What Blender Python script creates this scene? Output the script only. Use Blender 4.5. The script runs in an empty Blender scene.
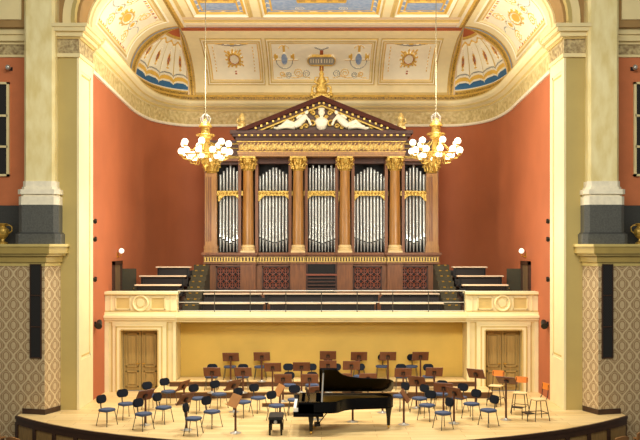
import bpy, bmesh, math, random
from mathutils import Vector, Matrix
R = math.radians
PI = math.pi
random.seed(7)
SC = bpy.context.scene
COL = SC.collection

# ------------------------------------------------------------------ measuring
F, HY, CX, EYE = 850.0, 246.0, 321.5, 5.18      # focal length (px), horizon, centre, eye height over the stage
def X(px, D): return (px - CX) * D / F
def Z(py, D): return EYE + (HY - py) * D / F
def DF(py, z=0.0): return F * (EYE - z) / (py - HY)   # depth of a point standing at height z

# ------------------------------------------------------------------ materials
def lin(c):
    return tuple(((v/255)/12.92 if v/255 <= .04045 else ((v/255+.055)/1.055)**2.4) for v in c)
MATS = {}
def mat(name, rgb, rough=.6, metal=0.0, var=.12, scale=3.0, bump=0.0, stretch=None, rgb2=None, coat=0.0, spec=.5):
    if name in MATS: return MATS[name]
    m = bpy.data.materials.new(name); m.use_nodes = True
    nt = m.node_tree; b = nt.nodes['Principled BSDF']
    b.inputs['Roughness'].default_value = rough; b.inputs['Metallic'].default_value = metal
    b.inputs['Coat Weight'].default_value = coat; b.inputs['Specular IOR Level'].default_value = spec
    tc = nt.nodes.new('ShaderNodeTexCoord'); mp = nt.nodes.new('ShaderNodeMapping')
    if stretch: mp.inputs['Scale'].default_value = stretch
    nz = nt.nodes.new('ShaderNodeTexNoise'); nz.inputs['Scale'].default_value = scale; nz.inputs['Detail'].default_value = 5
    nt.links.new(tc.outputs['Object'], mp.inputs[0]); nt.links.new(mp.outputs[0], nz.inputs['Vector'])
    cr = nt.nodes.new('ShaderNodeValToRGB')
    c = lin(rgb)
    if rgb2: a, d = c, lin(rgb2)
    else: a = tuple(v*(1-var) for v in c); d = tuple(min(1, v*(1+var)) for v in c)
    cr.color_ramp.elements[0].position = .3; cr.color_ramp.elements[1].position = .7
    cr.color_ramp.elements[0].color = (*a, 1); cr.color_ramp.elements[1].color = (*d, 1)
    nt.links.new(nz.outputs['Fac'], cr.inputs[0]); nt.links.new(cr.outputs[0], b.inputs['Base Color'])
    if bump:
        bp = nt.nodes.new('ShaderNodeBump'); bp.inputs['Strength'].default_value = bump; bp.inputs['Distance'].default_value = .05
        nt.links.new(nz.outputs['Fac'], bp.inputs['Height']); nt.links.new(bp.outputs[0], b.inputs['Normal'])
    MATS[name] = m; return m
def emat(name, rgb, strength):
    m = bpy.data.materials.new(name); m.use_nodes = True
    b = m.node_tree.nodes['Principled BSDF']
    b.inputs['Base Color'].default_value = (*lin(rgb), 1)
    b.inputs['Emission Color'].default_value = (*lin(rgb), 1); b.inputs['Emission Strength'].default_value = strength
    MATS[name] = m; return m

cream   = mat('cream plaster', (228, 209, 154), .6, var=.05, scale=2)
cream2  = mat('pale cream plaster', (236, 220, 170), .6, var=.04, scale=2)
tan     = mat('tan plaster', (204, 176, 108), .6, var=.06)
olive   = mat('olive yellow plaster', (184, 162, 96), .65, var=.04, scale=1.5)
yellow  = mat('ochre yellow plaster', (222, 186, 90), .6, var=.06, scale=1.2)
red     = mat('terracotta red plaster', (172, 95, 56), .75, var=.07, scale=.7)
brownpl = mat('brown plaster', (156, 122, 70), .7, var=.06)
gold    = mat('gilding', (190, 154, 72), .4, .5, var=.35, scale=14, bump=.4)
goldp = mat('gold paint', (206, 166, 76), .45, .15, var=.2, scale=10)
goldd   = mat('dark gilding', (150, 120, 50), .4, .4, var=.35, scale=20, bump=.6)
ivory   = mat('ivory plaster', (236, 226, 198), .55, var=.08, scale=8)
frieze  = mat('relief frieze', (176, 150, 88), .6, scale=7, bump=1.0, rgb2=(222, 202, 146))
friezed = mat('dark relief frieze', (122, 96, 56), .6, scale=9, bump=1.0, rgb2=(206, 186, 134))
marble  = mat('cream marble', (222, 200, 132), .3, scale=2.2, rgb2=(244, 230, 176), stretch=(1.6, 1.6, .6))
granite = mat('grey granite', (84, 84, 78), .4, var=.22, scale=22)
granitd = mat('dark granite', (58, 58, 54), .4, var=.2, scale=22)
darkwd  = mat('dark brown wood', (62, 38, 22), .5, var=.3, scale=4, stretch=(1, 1, 6))
panelwd = mat('stage front wood', (156, 124, 72), .5, var=.2, scale=4, stretch=(6, 1, 1))
organwd = mat('organ oak', (116, 68, 30), .5, var=.28, scale=3, stretch=(5, 5, .7))
organdk = mat('dark organ wood', (66, 34, 18), .6, var=.3, scale=4)
colwd   = mat('honey column wood', (150, 104, 46), .38, var=.22, scale=3, stretch=(6, 6, .6))
silver  = mat('pipe tin', (184, 184, 178), .3, .55, var=.03, scale=1)
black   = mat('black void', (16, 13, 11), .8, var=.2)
blackl  = mat('black lacquer', (7, 7, 8), .22, spec=.3, var=.1)
navy    = mat('navy upholstery', (15, 21, 31), .85, spec=.25, var=.2, scale=30)
navyseat= mat('blue seat upholstery', (62, 74, 100), .8, var=.18, scale=30)
chrome  = mat('steel tube', (96, 92, 84), .35, .8, var=.05)
bright  = mat('bright steel', (206, 202, 192), .3, .7, var=.05)
deskwd  = mat('red brown desk wood', (104, 54, 26), .45, var=.2, scale=6, stretch=(6, 1, 1))
polewd  = mat('brown pole', (84, 44, 24), .45, var=.15)
orange  = mat('orange plywood', (222, 124, 36), .45, var=.1, scale=4)
palewd  = mat('pale beech seat', (226, 196, 138), .5, var=.08)
blackmt = mat('black metal', (26, 24, 24), .45, .3, var=.1)
doorwd  = mat('olive door wood', (166, 136, 76), .5, var=.12, scale=3, stretch=(5, 5, .6))
bench   = mat('pale desk top', (214, 188, 156), .5, var=.06)
brass   = mat('brass', (196, 150, 60), .3, .8, var=.08)
blue    = mat('sky blue paint', (124, 150, 190), .7, scale=6, rgb2=(166, 182, 204))
deepblue= mat('deep blue paint', (44, 98, 140), .6, var=.15)
ochre   = mat('ochre paint', (222, 178, 78), .6, var=.1)
greyb   = mat('grey paint', (150, 148, 138), .6, var=.15)
rust    = mat('rust paint', (168, 84, 46), .6, var=.15)
pinkish = mat('blush plaster', (224, 200, 164), .6, var=.04)
garland = mat('green gold garland', (66, 50, 18), .5, scale=18, bump=.5, rgb2=(206, 164, 66))
globe_m = emat('lit opal glass', (255, 238, 206), 2.4)
sconce_m= emat('opal glass shade', (255, 246, 230), .8)
ivkey   = mat('ivory keys', (238, 232, 216), .3, var=.03)

def wood_floor():
    m = bpy.data.materials.new('stage parquet'); m.use_nodes = True; nt = m.node_tree; b = nt.nodes['Principled BSDF']
    tc = nt.nodes.new('ShaderNodeTexCoord')
    br = nt.nodes.new('ShaderNodeTexBrick'); br.offset = .37
    br.inputs['Scale'].default_value = 1; br.inputs['Brick Width'].default_value = 2.4; br.inputs['Row Height'].default_value = .32
    br.inputs['Mortar Size'].default_value = .006; br.inputs['Bias'].default_value = 0
    br.inputs['Color1'].default_value = (*lin((230, 200, 142)), 1); br.inputs['Color2'].default_value = (*lin((216, 182, 120)), 1)
    br.inputs['Mortar'].default_value = (*lin((160, 118, 66)), 1)
    nz = nt.nodes.new('ShaderNodeTexNoise'); nz.inputs['Scale'].default_value = 1.3; nz.inputs['Detail'].default_value = 6
    mp = nt.nodes.new('ShaderNodeMapping'); mp.inputs['Scale'].default_value = (.7, 5, 1)
    mx = nt.nodes.new('ShaderNodeMixRGB'); mx.blend_type = 'MULTIPLY'; mx.inputs[0].default_value = .35
    cr = nt.nodes.new('ShaderNodeValToRGB'); cr.color_ramp.elements[0].color = (.6, .55, .5, 1); cr.color_ramp.elements[1].color = (1, 1, 1, 1)
    cr.color_ramp.elements[0].position = .3; cr.color_ramp.elements[1].position = .65
    nt.links.new(tc.outputs['Object'], br.inputs['Vector']); nt.links.new(tc.outputs['Object'], mp.inputs[0])
    nt.links.new(mp.outputs[0], nz.inputs['Vector']); nt.links.new(nz.outputs['Fac'], cr.inputs[0])
    nt.links.new(br.outputs['Color'], mx.inputs[1]); nt.links.new(cr.outputs[0], mx.inputs[2])
    nt.links.new(mx.outputs[0], b.inputs['Base Color']); b.inputs['Roughness'].default_value = .42
    return m
floor_m = wood_floor()

def damask():
    m = bpy.data.materials.new('ogee wallpaper'); m.use_nodes = True; nt = m.node_tree; b = nt.nodes['Principled BSDF']
    L = nt.links
    tc = nt.nodes.new('ShaderNodeTexCoord'); sp = nt.nodes.new('ShaderNodeSeparateXYZ'); L.new(tc.outputs['UV'], sp.inputs[0])
    def M(op, a, c=None):
        n = nt.nodes.new('ShaderNodeMath'); n.operation = op
        for i, v in enumerate((a, c)):
            if v is None: continue
            if isinstance(v, (int, float)): n.inputs[i].default_value = v
            else: L.new(v, n.inputs[i])
        return n.outputs[0]
    px, pz = .51, .64
    u = M('MULTIPLY', sp.outputs[0], PI/px); w = M('MULTIPLY', sp.outputs[1], 2*PI/pz)
    sw = M('MULTIPLY', M('SINE', w), PI/4*.92)
    # two families of wavy lines, half a period apart, meeting in ogees
    a = M('ABSOLUTE', M('SINE', M('ADD', u, sw)))
    c = M('ABSOLUTE', M('SINE', M('ADD', M('SUBTRACT', u, sw), PI/2)))
    line = M('MINIMUM', a, c)
    band = M('LESS_THAN', line, .21)
    edge = M('MULTIPLY', M('LESS_THAN', M('ABSOLUTE', M('SUBTRACT', line, .33)), .035), .6)
    prod = M('MULTIPLY', a, c)
    ring = M('MULTIPLY', M('LESS_THAN', M('ABSOLUTE', M('SUBTRACT', prod, .5)), .07), .8)
    heart = M('MULTIPLY', M('GREATER_THAN', prod, .78), .8)
    msk = M('MINIMUM', M('ADD', M('ADD', band, edge), M('ADD', ring, heart)), 1)
    nz = nt.nodes.new('ShaderNodeTexNoise'); nz.inputs['Scale'].default_value = 14; L.new(tc.outputs['UV'], nz.inputs['Vector'])
    msk2 = M('MULTIPLY', msk, M('ADD', M('MULTIPLY', nz.outputs['Fac'], .7), .55))
    mx = nt.nodes.new('ShaderNodeMixRGB'); L.new(msk2, mx.inputs[0])
    mx.inputs[1].default_value = (*lin((154, 122, 82)), 1); mx.inputs[2].default_value = (*lin((214, 192, 148)), 1)
    L.new(mx.outputs[0], b.inputs['Base Color']); b.inputs['Roughness'].default_value = .7
    return m
damask_m = damask()

def grille():
    m = bpy.data.materials.new('black grille cloth'); m.use_nodes = True; nt = m.node_tree; b = nt.nodes['Principled BSDF']
    tc = nt.nodes.new('ShaderNodeTexCoord'); ck = nt.nodes.new('ShaderNodeTexChecker'); ck.inputs['Scale'].default_value = 24
    ck.inputs[1].default_value = (*lin((34, 30, 26)), 1); ck.inputs[2].default_value = (*lin((18, 17, 15)), 1)
    nt.links.new(tc.outputs['Object'], ck.inputs[0]); nt.links.new(ck.outputs[0], b.inputs['Base Color']); b.inputs['Roughness'].default_value = .8
    return m
grille_m = grille()

# ------------------------------------------------------------------ mesh builder
class MB:
    def __init__(s): s.v = []; s.f = []; s.mi = []; s.uv = {}
    def add(s, vs, fs, mi=0):
        o = len(s.v); s.v += [tuple(v) for v in vs]
        for f in fs: s.f.append(tuple(o+i for i in f)); s.mi.append(mi)
        return s
    def box(s, x0, x1, y0, y1, z0, z1, mi=0):
        return s.add([(x0,y0,z0),(x1,y0,z0),(x1,y1,z0),(x0,y1,z0),(x0,y0,z1),(x1,y0,z1),(x1,y1,z1),(x0,y1,z1)],
                     [(0,3,2,1),(4,5,6,7),(0,1,5,4),(1,2,6,5),(2,3,7,6),(3,0,4,7)], mi)
    def prism(s, poly, z0, z1, mi=0, M=None):          # poly in xy, extruded in z
        n = len(poly)
        vs = [(x,y,z0) for x,y in poly] + [(x,y,z1) for x,y in poly]
        if M is not None: vs = [tuple(M @ Vector(v)) for v in vs]
        fs = [tuple(range(n-1,-1,-1)), tuple(range(n,2*n))] + [(i,(i+1)%n,n+(i+1)%n,n+i) for i in range(n)]
        return s.add(vs, fs, mi)
    def cyl(s, p0, p1, r0, r1=None, n=12, mi=0):
        r1 = r0 if r1 is None else r1
        p0 = Vector(p0); p1 = Vector(p1); d = (p1-p0).normalized()
        a = d.orthogonal().normalized(); b = d.cross(a)
        vs = []
        for p, r in ((p0,r0),(p1,r1)):
            for i in range(n):
                t = 2*PI*i/n; vs.append(p + a*math.cos(t)*r + b*math.sin(t)*r)
        return s.add(vs, [tuple(range(n-1,-1,-1)), tuple(range(n,2*n))] + [(i,(i+1)%n,n+(i+1)%n,n+i) for i in range(n)], mi)
    def tube(s, pts, r, n=8, mi=0):
        pts = [Vector(p) for p in pts]
        rs = r if isinstance(r, (list, tuple)) else [r]*len(pts)
        vs = []; prev = None
        for k, p in enumerate(pts):
            d = (pts[min(k+1,len(pts)-1)] - pts[max(k-1,0)]).normalized()
            a = d.orthogonal().normalized() if prev is None else (prev - d*prev.dot(d)).normalized()
            prev = a; b = d.cross(a)
            for i in range(n):
                t = 2*PI*i/n; vs.append(p + (a*math.cos(t) + b*math.sin(t))*rs[k])
        m = len(pts)
        fs = [(k*n+i, k*n+(i+1)%n, (k+1)*n+(i+1)%n, (k+1)*n+i) for k in range(m-1) for i in range(n)]
        fs += [tuple(range(n-1,-1,-1)), tuple(range((m-1)*n, m*n))]
        return s.add(vs, fs, mi)
    def lathe(s, prof, c=(0,0,0), n=20, mi=0, sx=1, sy=1):   # prof: (r, z)
        vs = []
        for r, z in prof:
            for i in range(n):
                t = 2*PI*(i+.5)/n; vs.append((c[0]+r*math.cos(t)*sx, c[1]+r*math.sin(t)*sy, c[2]+z))
        m = len(prof)
        fs = [(k*n+i, k*n+(i+1)%n, (k+1)*n+(i+1)%n, (k+1)*n+i) for k in range(m-1) for i in range(n)]
        fs += [tuple(range(n-1,-1,-1)), tuple(range((m-1)*n, m*n))]
        return s.add(vs, fs, mi)
    def ball(s, c, r, n=12, mi=0, sc=(1,1,1), M=None):
        prof = [(math.sin(PI*k/(n))*r, -math.cos(PI*k/n)*r) for k in range(n+1)]
        vs = []; w = n+2
        for rr, z in prof:
            rr = max(rr, 1e-4)
            for i in range(w):
                t = 2*PI*i/w; v = Vector((rr*math.cos(t)*sc[0], rr*math.sin(t)*sc[1], z*sc[2]))
                if M is not None: v = M @ v
                vs.append((c[0]+v.x, c[1]+v.y, c[2]+v.z))
        fs = [(k*w+i, k*w+(i+1)%w, (k+1)*w+(i+1)%w, (k+1)*w+i) for k in range(n) for i in range(w)]
        return s.add(vs, fs, mi)
    def build(s, name, mats, parent=None, smooth=False, bevel=0.0, loc=None):
        me = bpy.data.meshes.new(name); me.from_pydata(s.v, [], s.f)
        mats = mats if isinstance(mats, (list, tuple)) else [mats]
        for m in mats: me.materials.append(m)
        if len(mats) > 1: me.polygons.foreach_set('material_index', s.mi)
        bm = bmesh.new(); bm.from_mesh(me); bmesh.ops.recalc_face_normals(bm, faces=bm.faces)
        if bevel: bmesh.ops.bevel(bm, geom=[e for e in bm.edges if len(e.link_faces) == 2 and e.calc_face_angle(0) > .6], offset=bevel, segments=2, affect='EDGES', clamp_overlap=True)
        bm.to_mesh(me); bm.free()
        if smooth:
            me.polygons.foreach_set('use_smooth', [True]*len(me.polygons)); me.set_sharp_from_angle(angle=R(40))
        me.update()
        o = bpy.data.objects.new(name, me); COL.objects.link(o)
        if parent is not None: o.parent = parent
        if loc is not None: o.location = loc
        return o

def tag(o, label=None, cat=None, group=None, kind=None):
    if label: o['label'] = label
    if cat: o['category'] = cat
    if group: o['group'] = group
    if kind: o['kind'] = kind
    return o
def struct(o, label=None, cat=None):
    o['kind'] = 'structure'
    return tag(o, label, cat)
def empty(name, loc=(0,0,0), rz=0):
    o = bpy.data.objects.new(name, None); COL.objects.link(o); o.empty_display_size = .1
    o.location = loc; o.rotation_euler = (0,0,rz); return o
def dup(root, loc=None, rz=None):
    def cp(o, par):
        c = o.copy(); COL.objects.link(c)
        if par is not None: c.parent = par
        for ch in kids.get(o, ()): cp(ch, c)
        return c
    kids = {}
    for o in list(COL.objects):
        if o.parent: kids.setdefault(o.parent, []).append(o)
    c = cp(root, None)
    if loc is not None: c.location = loc
    if rz is not None: c.rotation_euler = (0,0,rz)
    return c
def rrect(w, h, r, n=5):
    pts = []
    for cx, cy, a0 in ((w/2-r,h/2-r,0),(-w/2+r,h/2-r,90),(-w/2+r,-h/2+r,180),(w/2-r,-h/2+r,270)):
        for k in range(n+1):
            t = R(a0+90*k/n); pts.append((cx+r*math.cos(t), cy+r*math.sin(t)))
    return pts
def grid_surface(name, fn, us, vs, paint, mats, relief=.0):
    """fn(u,v)->(Vector, normal); paint(u,v)->(material index, relief height)"""
    b = MB(); nu, nv = len(us), len(vs)
    for j in range(nv):
        for i in range(nu):
            p, n = fn(us[i], vs[j])
            h = paint(us[i], vs[j])[1]
            q = p + n*h
            b.v.append((q.x, q.y, q.z))
    for j in range(nv-1):
        for i in range(nu-1):
            b.f.append((j*nu+i, j*nu+i+1, (j+1)*nu+i+1, (j+1)*nu+i))
            b.mi.append(paint((us[i]+us[i+1])/2, (vs[j]+vs[j+1])/2)[0])
    return b.build(name, mats)
def lins(a, b, n): return [a+(b-a)*i/(n-1) for i in range(n)]

# ------------------------------------------------------------------ the apse: walls, cornice, vault
XW, XC, YC, YB = 7.68, 5.72, 34.1, 38.3
ZC0, ZC1 = 11.98, 13.90
YP = 28.45                                       # where the piers end and the apse walls begin
def tilt(y): return .42*min(1, max(0, (36.5-y)/8.0))
def outline():
    pts = [(-XW, YP-.05, -1, 0), (-XW, 30.5, -1, 0), (-XW, 32.5, -1, 0), (-XW, 33.4, -1, 0)]
    for k in range(17):
        t = R(90*k/16); x = -(XC+(XW-XC)*math.cos(t)); y = YC+(YB-YC)*math.sin(t)
        n = Vector((-math.cos(t)/(XW-XC), math.sin(t)/(YB-YC))).normalized()
        pts.append((x, y, n.x, n.y))
    pts += [(-x, y, -nx, ny) for x, y, nx, ny in reversed(pts)]
    return pts
OUT = outline()
def sweep(prof, mi=None, closed=False):            # prof: (inward offset, z)
    b = MB(); n = len(prof)
    for x, y, nx, ny in OUT:
        for o, z in prof: b.v.append((x-nx*o, y-ny*o, z+tilt(y)))
    for k in range(len(OUT)-1):
        for i in range(n-1):
            b.f.append((k*n+i, (k+1)*n+i, (k+1)*n+i+1, k*n+i+1)); b.mi.append(mi[i] if mi else 0)
    for k in (0, len(OUT)-1):
        x, y, nx, ny = OUT[k]; o = len(b.v)
        b.v += [(x+nx*.2, y+ny*.2, prof[-1][1]+tilt(y)), (x+nx*.2, y+ny*.2, prof[0][1]+tilt(y))]
        b.f.append(tuple(k*n+i for i in range(n))+(o, o+1)); b.mi.append(0)
    return b
def wall_piece(i0, i1, name, z0=0.0, z1=11.0):
    b = MB()
    for x, y, nx, ny in OUT[i0:i1+1]:
        for o, z in ((0, z0), (0, z1+tilt(y)), (-.25, z1+tilt(y)), (-.25, z0)): b.v.append((x-nx*o, y-ny*o, z))
    for k in range(i1-i0):
        for i in range(4): b.f.append((k*4+i, (k+1)*4+i, (k+1)*4+(i+1)%4, k*4+(i+1)%4)); b.mi.append(0)
    return struct(b.build(name, red, smooth=True))
N = len(OUT)
wall_piece(0, 14, 'wall_left'); wall_piece(14, N-15, 'wall_back'); wall_piece(N-15, N-1, 'wall_right')
# cornice mouldings
zb = lambda py: Z(py, YB)
struct(sweep([(.0, zb(127)), (.07, zb(127)), (.10, zb(126)), (.07, zb(124.5)), (.03, zb(124.3))]).build('trim_1', ivory))
struct(sweep([(.03, zb(124.3)), (.05, zb(118)), (.06, zb(112.5))]).build('trim_2', frieze))
struct(sweep([(.06, zb(112.5)), (.12, zb(112)), (.14, zb(110)), (.30, zb(108.5)), (.32, zb(107)), (.42, zb(105)), (.46, zb(102.5)), (.46, zb(101.5)), (.10, zb(101))], [0, 1, 0, 1, 0, 0, 1, 0]).build('trim_3', [cream2, tan]))
struct(sweep([(.10, zb(101)), (.14, zb(100)), (.16, zb(97.5)), (.12, zb(95.5)), (0.0, zb(95))], [1, 0, 2, 1]).build('trim_4', [garland, brownpl, goldp]))

PM = [mat('vault cream', (236, 220, 172), .6, var=.04), mat('vault pale cream', (246, 238, 210), .6, var=.03), tan, goldp, blue, rust, ivory, deepblue, ochre, greyb, pinkish, garland, brownpl]
CRE, LCR, TAN, GLD, BLU, RUS, IVO, DBL, OCH, GRY, PNK, GAR, BRN = range(13)
def hyp(a, b): return math.hypot(a, b)
def swirl(x, v, cx, cy, r, hand=1, th=.035):       # a scroll of foliage
    dx, dy = (x-cx)*hand, v-cy; d = hyp(dx, dy); t = math.atan2(dy, dx)
    if d > r: return False
    return abs(((d/r*2.2 - t/(2*PI)) % 1) - .5)*r/2.2 < th*.5 and d > .04
# --- back cove
def back_fn(u, th):
    c, s = math.cos(th), math.sin(th)
    return Vector((u, YC+(YB-YC)*c, ZC0+(ZC1-ZC0)*s+tilt(YC+(YB-YC)*c)*(1-.5*s))), Vector((0, -c*.6, -s)).normalized()
def back_v(th):
    c, s = math.cos(th), math.sin(th); D = YC+(YB-YC)*c
    return ((ZC0+(ZC1-ZC0)*s+tilt(D)*(1-.5*s)-EYE)*F/D - (HY-95))/23.0       # height as it reads from the hall floor, 0..2.8
def frame(x, v, x0, x1, v0, v1):
    """distance inside a rectangle (positive inside)"""
    return min(x-x0, x1-x, v-v0, v1-v)
def back_paint(x, th):
    v = back_v(th); ax = abs(x)
    if ax > 5.66: return GLD, .0
    if v > 2.82: return RUS, .02
    if v > 2.62: return CRE, .03
    if v < .10: return TAN, .02
    for x0, x1 in ((-5.1, -2.5), (-2.38, 2.38), (2.5, 5.1)):
        d = frame(x, v, x0, x1, .42, 2.46)
        if d < 0: continue
        if d < .05: return TAN, -.01
        if d < .09: return LCR, .03
        if d < .16: return TAN, .02
        if d < .22: return CRE, 0
        if d < .25: return OCH, -.02
        cx = (x0+x1)/2; dx = x-cx; adx = abs(dx)
        if abs(cx) > 1:                              # side panels: sun medallion, drapery, bead strings
            dv = v-1.58; r = hyp(dx, dv)
            if r < .19: return IVO, .05
            if r < .215: return RUS, .05
            if r < .29: return GLD, .07
            a = math.atan2(dv, dx)
            if r < .40 and (a*12/(2*PI)) % 1 < .45: return OCH, 0
            if r < .50 and (a*4/(2*PI)+.5) % 1 < .10: return OCH, 0
            if adx < .04 and .84 < v < 1.12 and (v*9) % 1 < .6: return RUS, 0
            if abs(v-(2.14+.12*(adx/.8)**2)) < .03 and adx < .85: return GRY, 0
            if r < .66 and abs(dx) < .09 and 2.1 < v < 2.25: return OCH, 0
            if abs(adx-.85) < .018 and .95 < v < 2.15 and (v*7) % 1 < .55: return OCH, 0
            if adx < .92 and abs(v-2.28) < .014: return OCH, 0
            return LCR, -.02
        # centre panel: grey cartouche, two blue ovals, foliage scrolls
        dv = v-1.52
        q = max(adx/.62, abs(dv)/.22)
        rr = hyp(max(adx-.40, 0), dv)
        if rr < .17: return (GRY if (adx*9 % 1 > .35 or abs(dv) > .08) else IVO), .06
        if rr < .22: return GLD, .08
        if adx < .07 and 1.74 < v < 1.95: return RUS, 0
        if adx < .30 and abs(v-1.95-adx*.35) < .03: return GRY, 0
        if adx < .10 and 1.05 < v < 1.3: return RUS, .03
        ox = adx-1.62
        if (ox/.13)**2+((v-1.56)/.24)**2 < 1: return BLU, .01
        if (ox/.15)**2+((v-1.56)/.27)**2 < 1: return IVO, .01
        if abs(hyp(ox, v-1.50)-.36) < .018 and v < 1.5: return GRY, 0
        if abs(abs(ox)-.36) < .09 and abs(v-1.66) < .10+.04*math.sin(x*40): return OCH, 0
        if abs(ox) < .6 and abs(v-1.52) < .014 and abs(ox) > .14: return OCH, 0
        if abs(ox) < .05 and 1.86 < v < 2.12: return OCH, 0
        if abs(hyp(ox, (v-2.0)*1.4)-.2) < .02 and v > 2.0: return OCH, 0
        sg = 1 if dx > 0 else -1
        if swirl(adx, v, 1.05, .95, .21, 1): return OCH, 0
        if swirl(adx, v, 1.45, .86, .14, -1): return GRY, 0
        if swirl(adx, v, 1.75, .90, .12, 1): return OCH, 0
        if swirl(adx, v, .66, .92, .17, -1): return GRY, 0
        if .5 < adx < 2.0 and abs(v-.78-.04*math.sin(adx*9)) < .014: return OCH, 0
        return LCR, -.02
    return CRE, 0
struct(grid_surface('ceiling.001', back_fn, lins(-XC, XC, 560), lins(0, PI/2, 130), back_paint, PM))
# --- side coves
def side_fn(sg):
    def fn(y, th):
        c, s = math.cos(th), math.sin(th)
        return Vector((sg*(XC+(XW-XC)*c), y, ZC0+(ZC1-ZC0)*s+tilt(y)*(1-.5*s))), Vector((-sg*c, 0, -s)).normalized()
    return fn
def side_paint(y, th):
    t = th/(PI/2)
    d = min((y-28.75)/1.0, (33.3-y)/1.0, (t-.10)*3.1, (.92-t)*3.1)
    if y > 33.98: return GLD, 0
    if y < 28.5: return TAN, 0
    if d < 0: return CRE, 0
    if d < .08: return LCR, .04
    if d < .18: return TAN, .02
    if d < .27: return CRE, 0
    if d < .31: return OCH, -.02
    dy, dv = y-31.0, (t-.50)*3.1
    r = hyp(dy/.50, dv/.32)
    if r < .62: return OCH, .03
    if r < .80: return IVO, .03
    if r < 1: return GLD, .06
    if r < 1.22 and (math.atan2(dv/.32, dy/.5)*10/(2*PI)) % 1 < .5: return OCH, 0
    for s in (-1, 1):
        e = dy*s-.98
        if hyp(e, dv) < .13: return OCH, 0
        if abs(hyp(e, dv)-.22) < .025: return GRY, 0
        if swirl(dy*s, dv, 1.0, .55, .32, 1, .06) or swirl(dy*s, dv, 1.0, -.55, .32, -1, .06): return OCH, 0
        if abs(dv-.12*math.sin(dy*5)) < .02 and 1.2 < dy*s < 2.0: return GRY, 0
    if abs(abs(dv)-.92) < .05 and (y*4) % 1 < .45: return RUS if (y*2) % 1 < .3 else OCH, 0
    return LCR, -.02
for k, sg in ((2, -1), (3, 1)):
    struct(grid_surface('ceiling.%03d' % k, side_fn(sg), lins(YP-.1, YC, 220), lins(0, PI/2, 90), side_paint, PM))
# --- painted corner fans
def fan_fn(sg):
    def fn(ph, th):
        c, s = math.cos(th), math.sin(th)
        y = YC+(YB-YC)*math.sin(ph)*c
        return (Vector((sg*(XC+(XW-XC)*math.cos(ph)*c), y, ZC0+(ZC1-ZC0)*s+tilt(y)*(1-.5*s))),
                Vector((-sg*math.cos(ph)*c, -math.sin(ph)*c, -s)).normalized())
    return fn
def fan_paint(ph, th):
    p = ph/(PI/2); t = .8*math.sin(th)+.2*th/(PI/2); c = math.cos(th)
    e = min(p, 1-p)*max(c, .55)                               # distance to the ribs
    w = 1.5 if p < .5 else 1
    if e < .025*w: return GLD, .05
    if e < .05*w: return GAR, .04
    if e < .07*w: return GLD, .05
    if e < .09*w: return PNK, .01
    if t < .05: return GAR, .03
    if t < .085: return GLD, .03
    if t < .10: return IVO, 0
    q = (p-.10)/.80*4; f = (q % 1)-.5; bow = math.sqrt(max(0, 1-(2*f)**2))
    a = .155+.075*bow
    if t < a: return DBL, -.02
    if t < a+.035: return IVO, 0
    if t < a+.11: return OCH, 0
    if t < a+.15: return IVO, .01
    if t < a+.175: return GRY, 0
    if t > .925: return RUS, 0
    if t > .90: return GLD, .01
    if t > .86+.02*math.sin(q*PI*2): return IVO, .01
    if t > .835+.02*math.sin(q*PI*2): return OCH, 0
    k = hyp(f*c*1.7, (t-.60)*1.5)
    if k < .11: return GRY if k < .045 else RUS, .01
    if k < .16: return OCH, 0
    if abs(f) < .03 and .45 < t < .52: return OCH, 0
    if abs(f) < .10 and abs(t-.47) < .012: return OCH, 0
    if abs(f) < .025 and .71 < t < .80 and (t*40) % 1 < .5: return RUS, 0
    if abs(f) > .465: return TAN, -.02
    return LCR, .03*math.cos(f*PI)
for k, sg in ((4, -1), (5, 1)):
    struct(grid_surface('ceiling.%03d' % k, fan_fn(sg), lins(0, PI/2, 130), lins(0, PI/2-.01, 110), fan_paint, PM))
# --- flat coffered ceiling
def flat_fn(x, y): return Vector((x, y, ZC1+tilt(y)*.5)), Vector((0, 0, 1))
def flat_paint(x, y):
    ax = abs(x)
    if ax > 5.60: return GAR, -.02
    if ax > 5.52: return GLD, -.03
    if ax > 5.40: return IVO, 0
    if y > 34.03: return RUS, 0
    if y > 33.6: return PNK, -.02
    if y > 33.3: return IVO, -.06
    if y > 33.1: return TAN, -.02
    if y > 32.75: return PNK, 0
    yy = 32.75-y
    for x0, x1 in ((2.72, 4.95), (-2.32, 2.32)):
        xx = ax if x0 > 0 else x
        d = min(xx-x0, x1-xx, yy, 26.4)
        if d < 0: continue
        if d < .08: return TAN, -.03
        if d < .16: return LCR, .02
        if d < .26: return OCH, .05
        ix = .42 if x0 > 0 else 1.4
        gx = frame(xx, yy, x0+ix, x1-ix, 1.5, 4.2)
        if gx > .10: return (BRN if (int(xx*5)+int(yy*4)) % 2 else OCH), .10
        if gx > 0: return GLD, .07
        if d < .38: return BLU if (int((xx+yy)*7) % 4) else IVO, .12
        if d < .46: return OCH, .12
        if swirl(xx, yy, (x0+x1)/2-.8, .7, .2) or swirl(xx, yy, (x0+x1)/2+.8, .7, .2, -1): return IVO, .12
        return BLU, .12
    return CRE if int(ax*8) % 7 else TAN, 0
struct(grid_surface('ceiling', flat_fn, lins(-XC, XC, 330), lins(YP-.1, YC, 190), flat_paint, PM))

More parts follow.
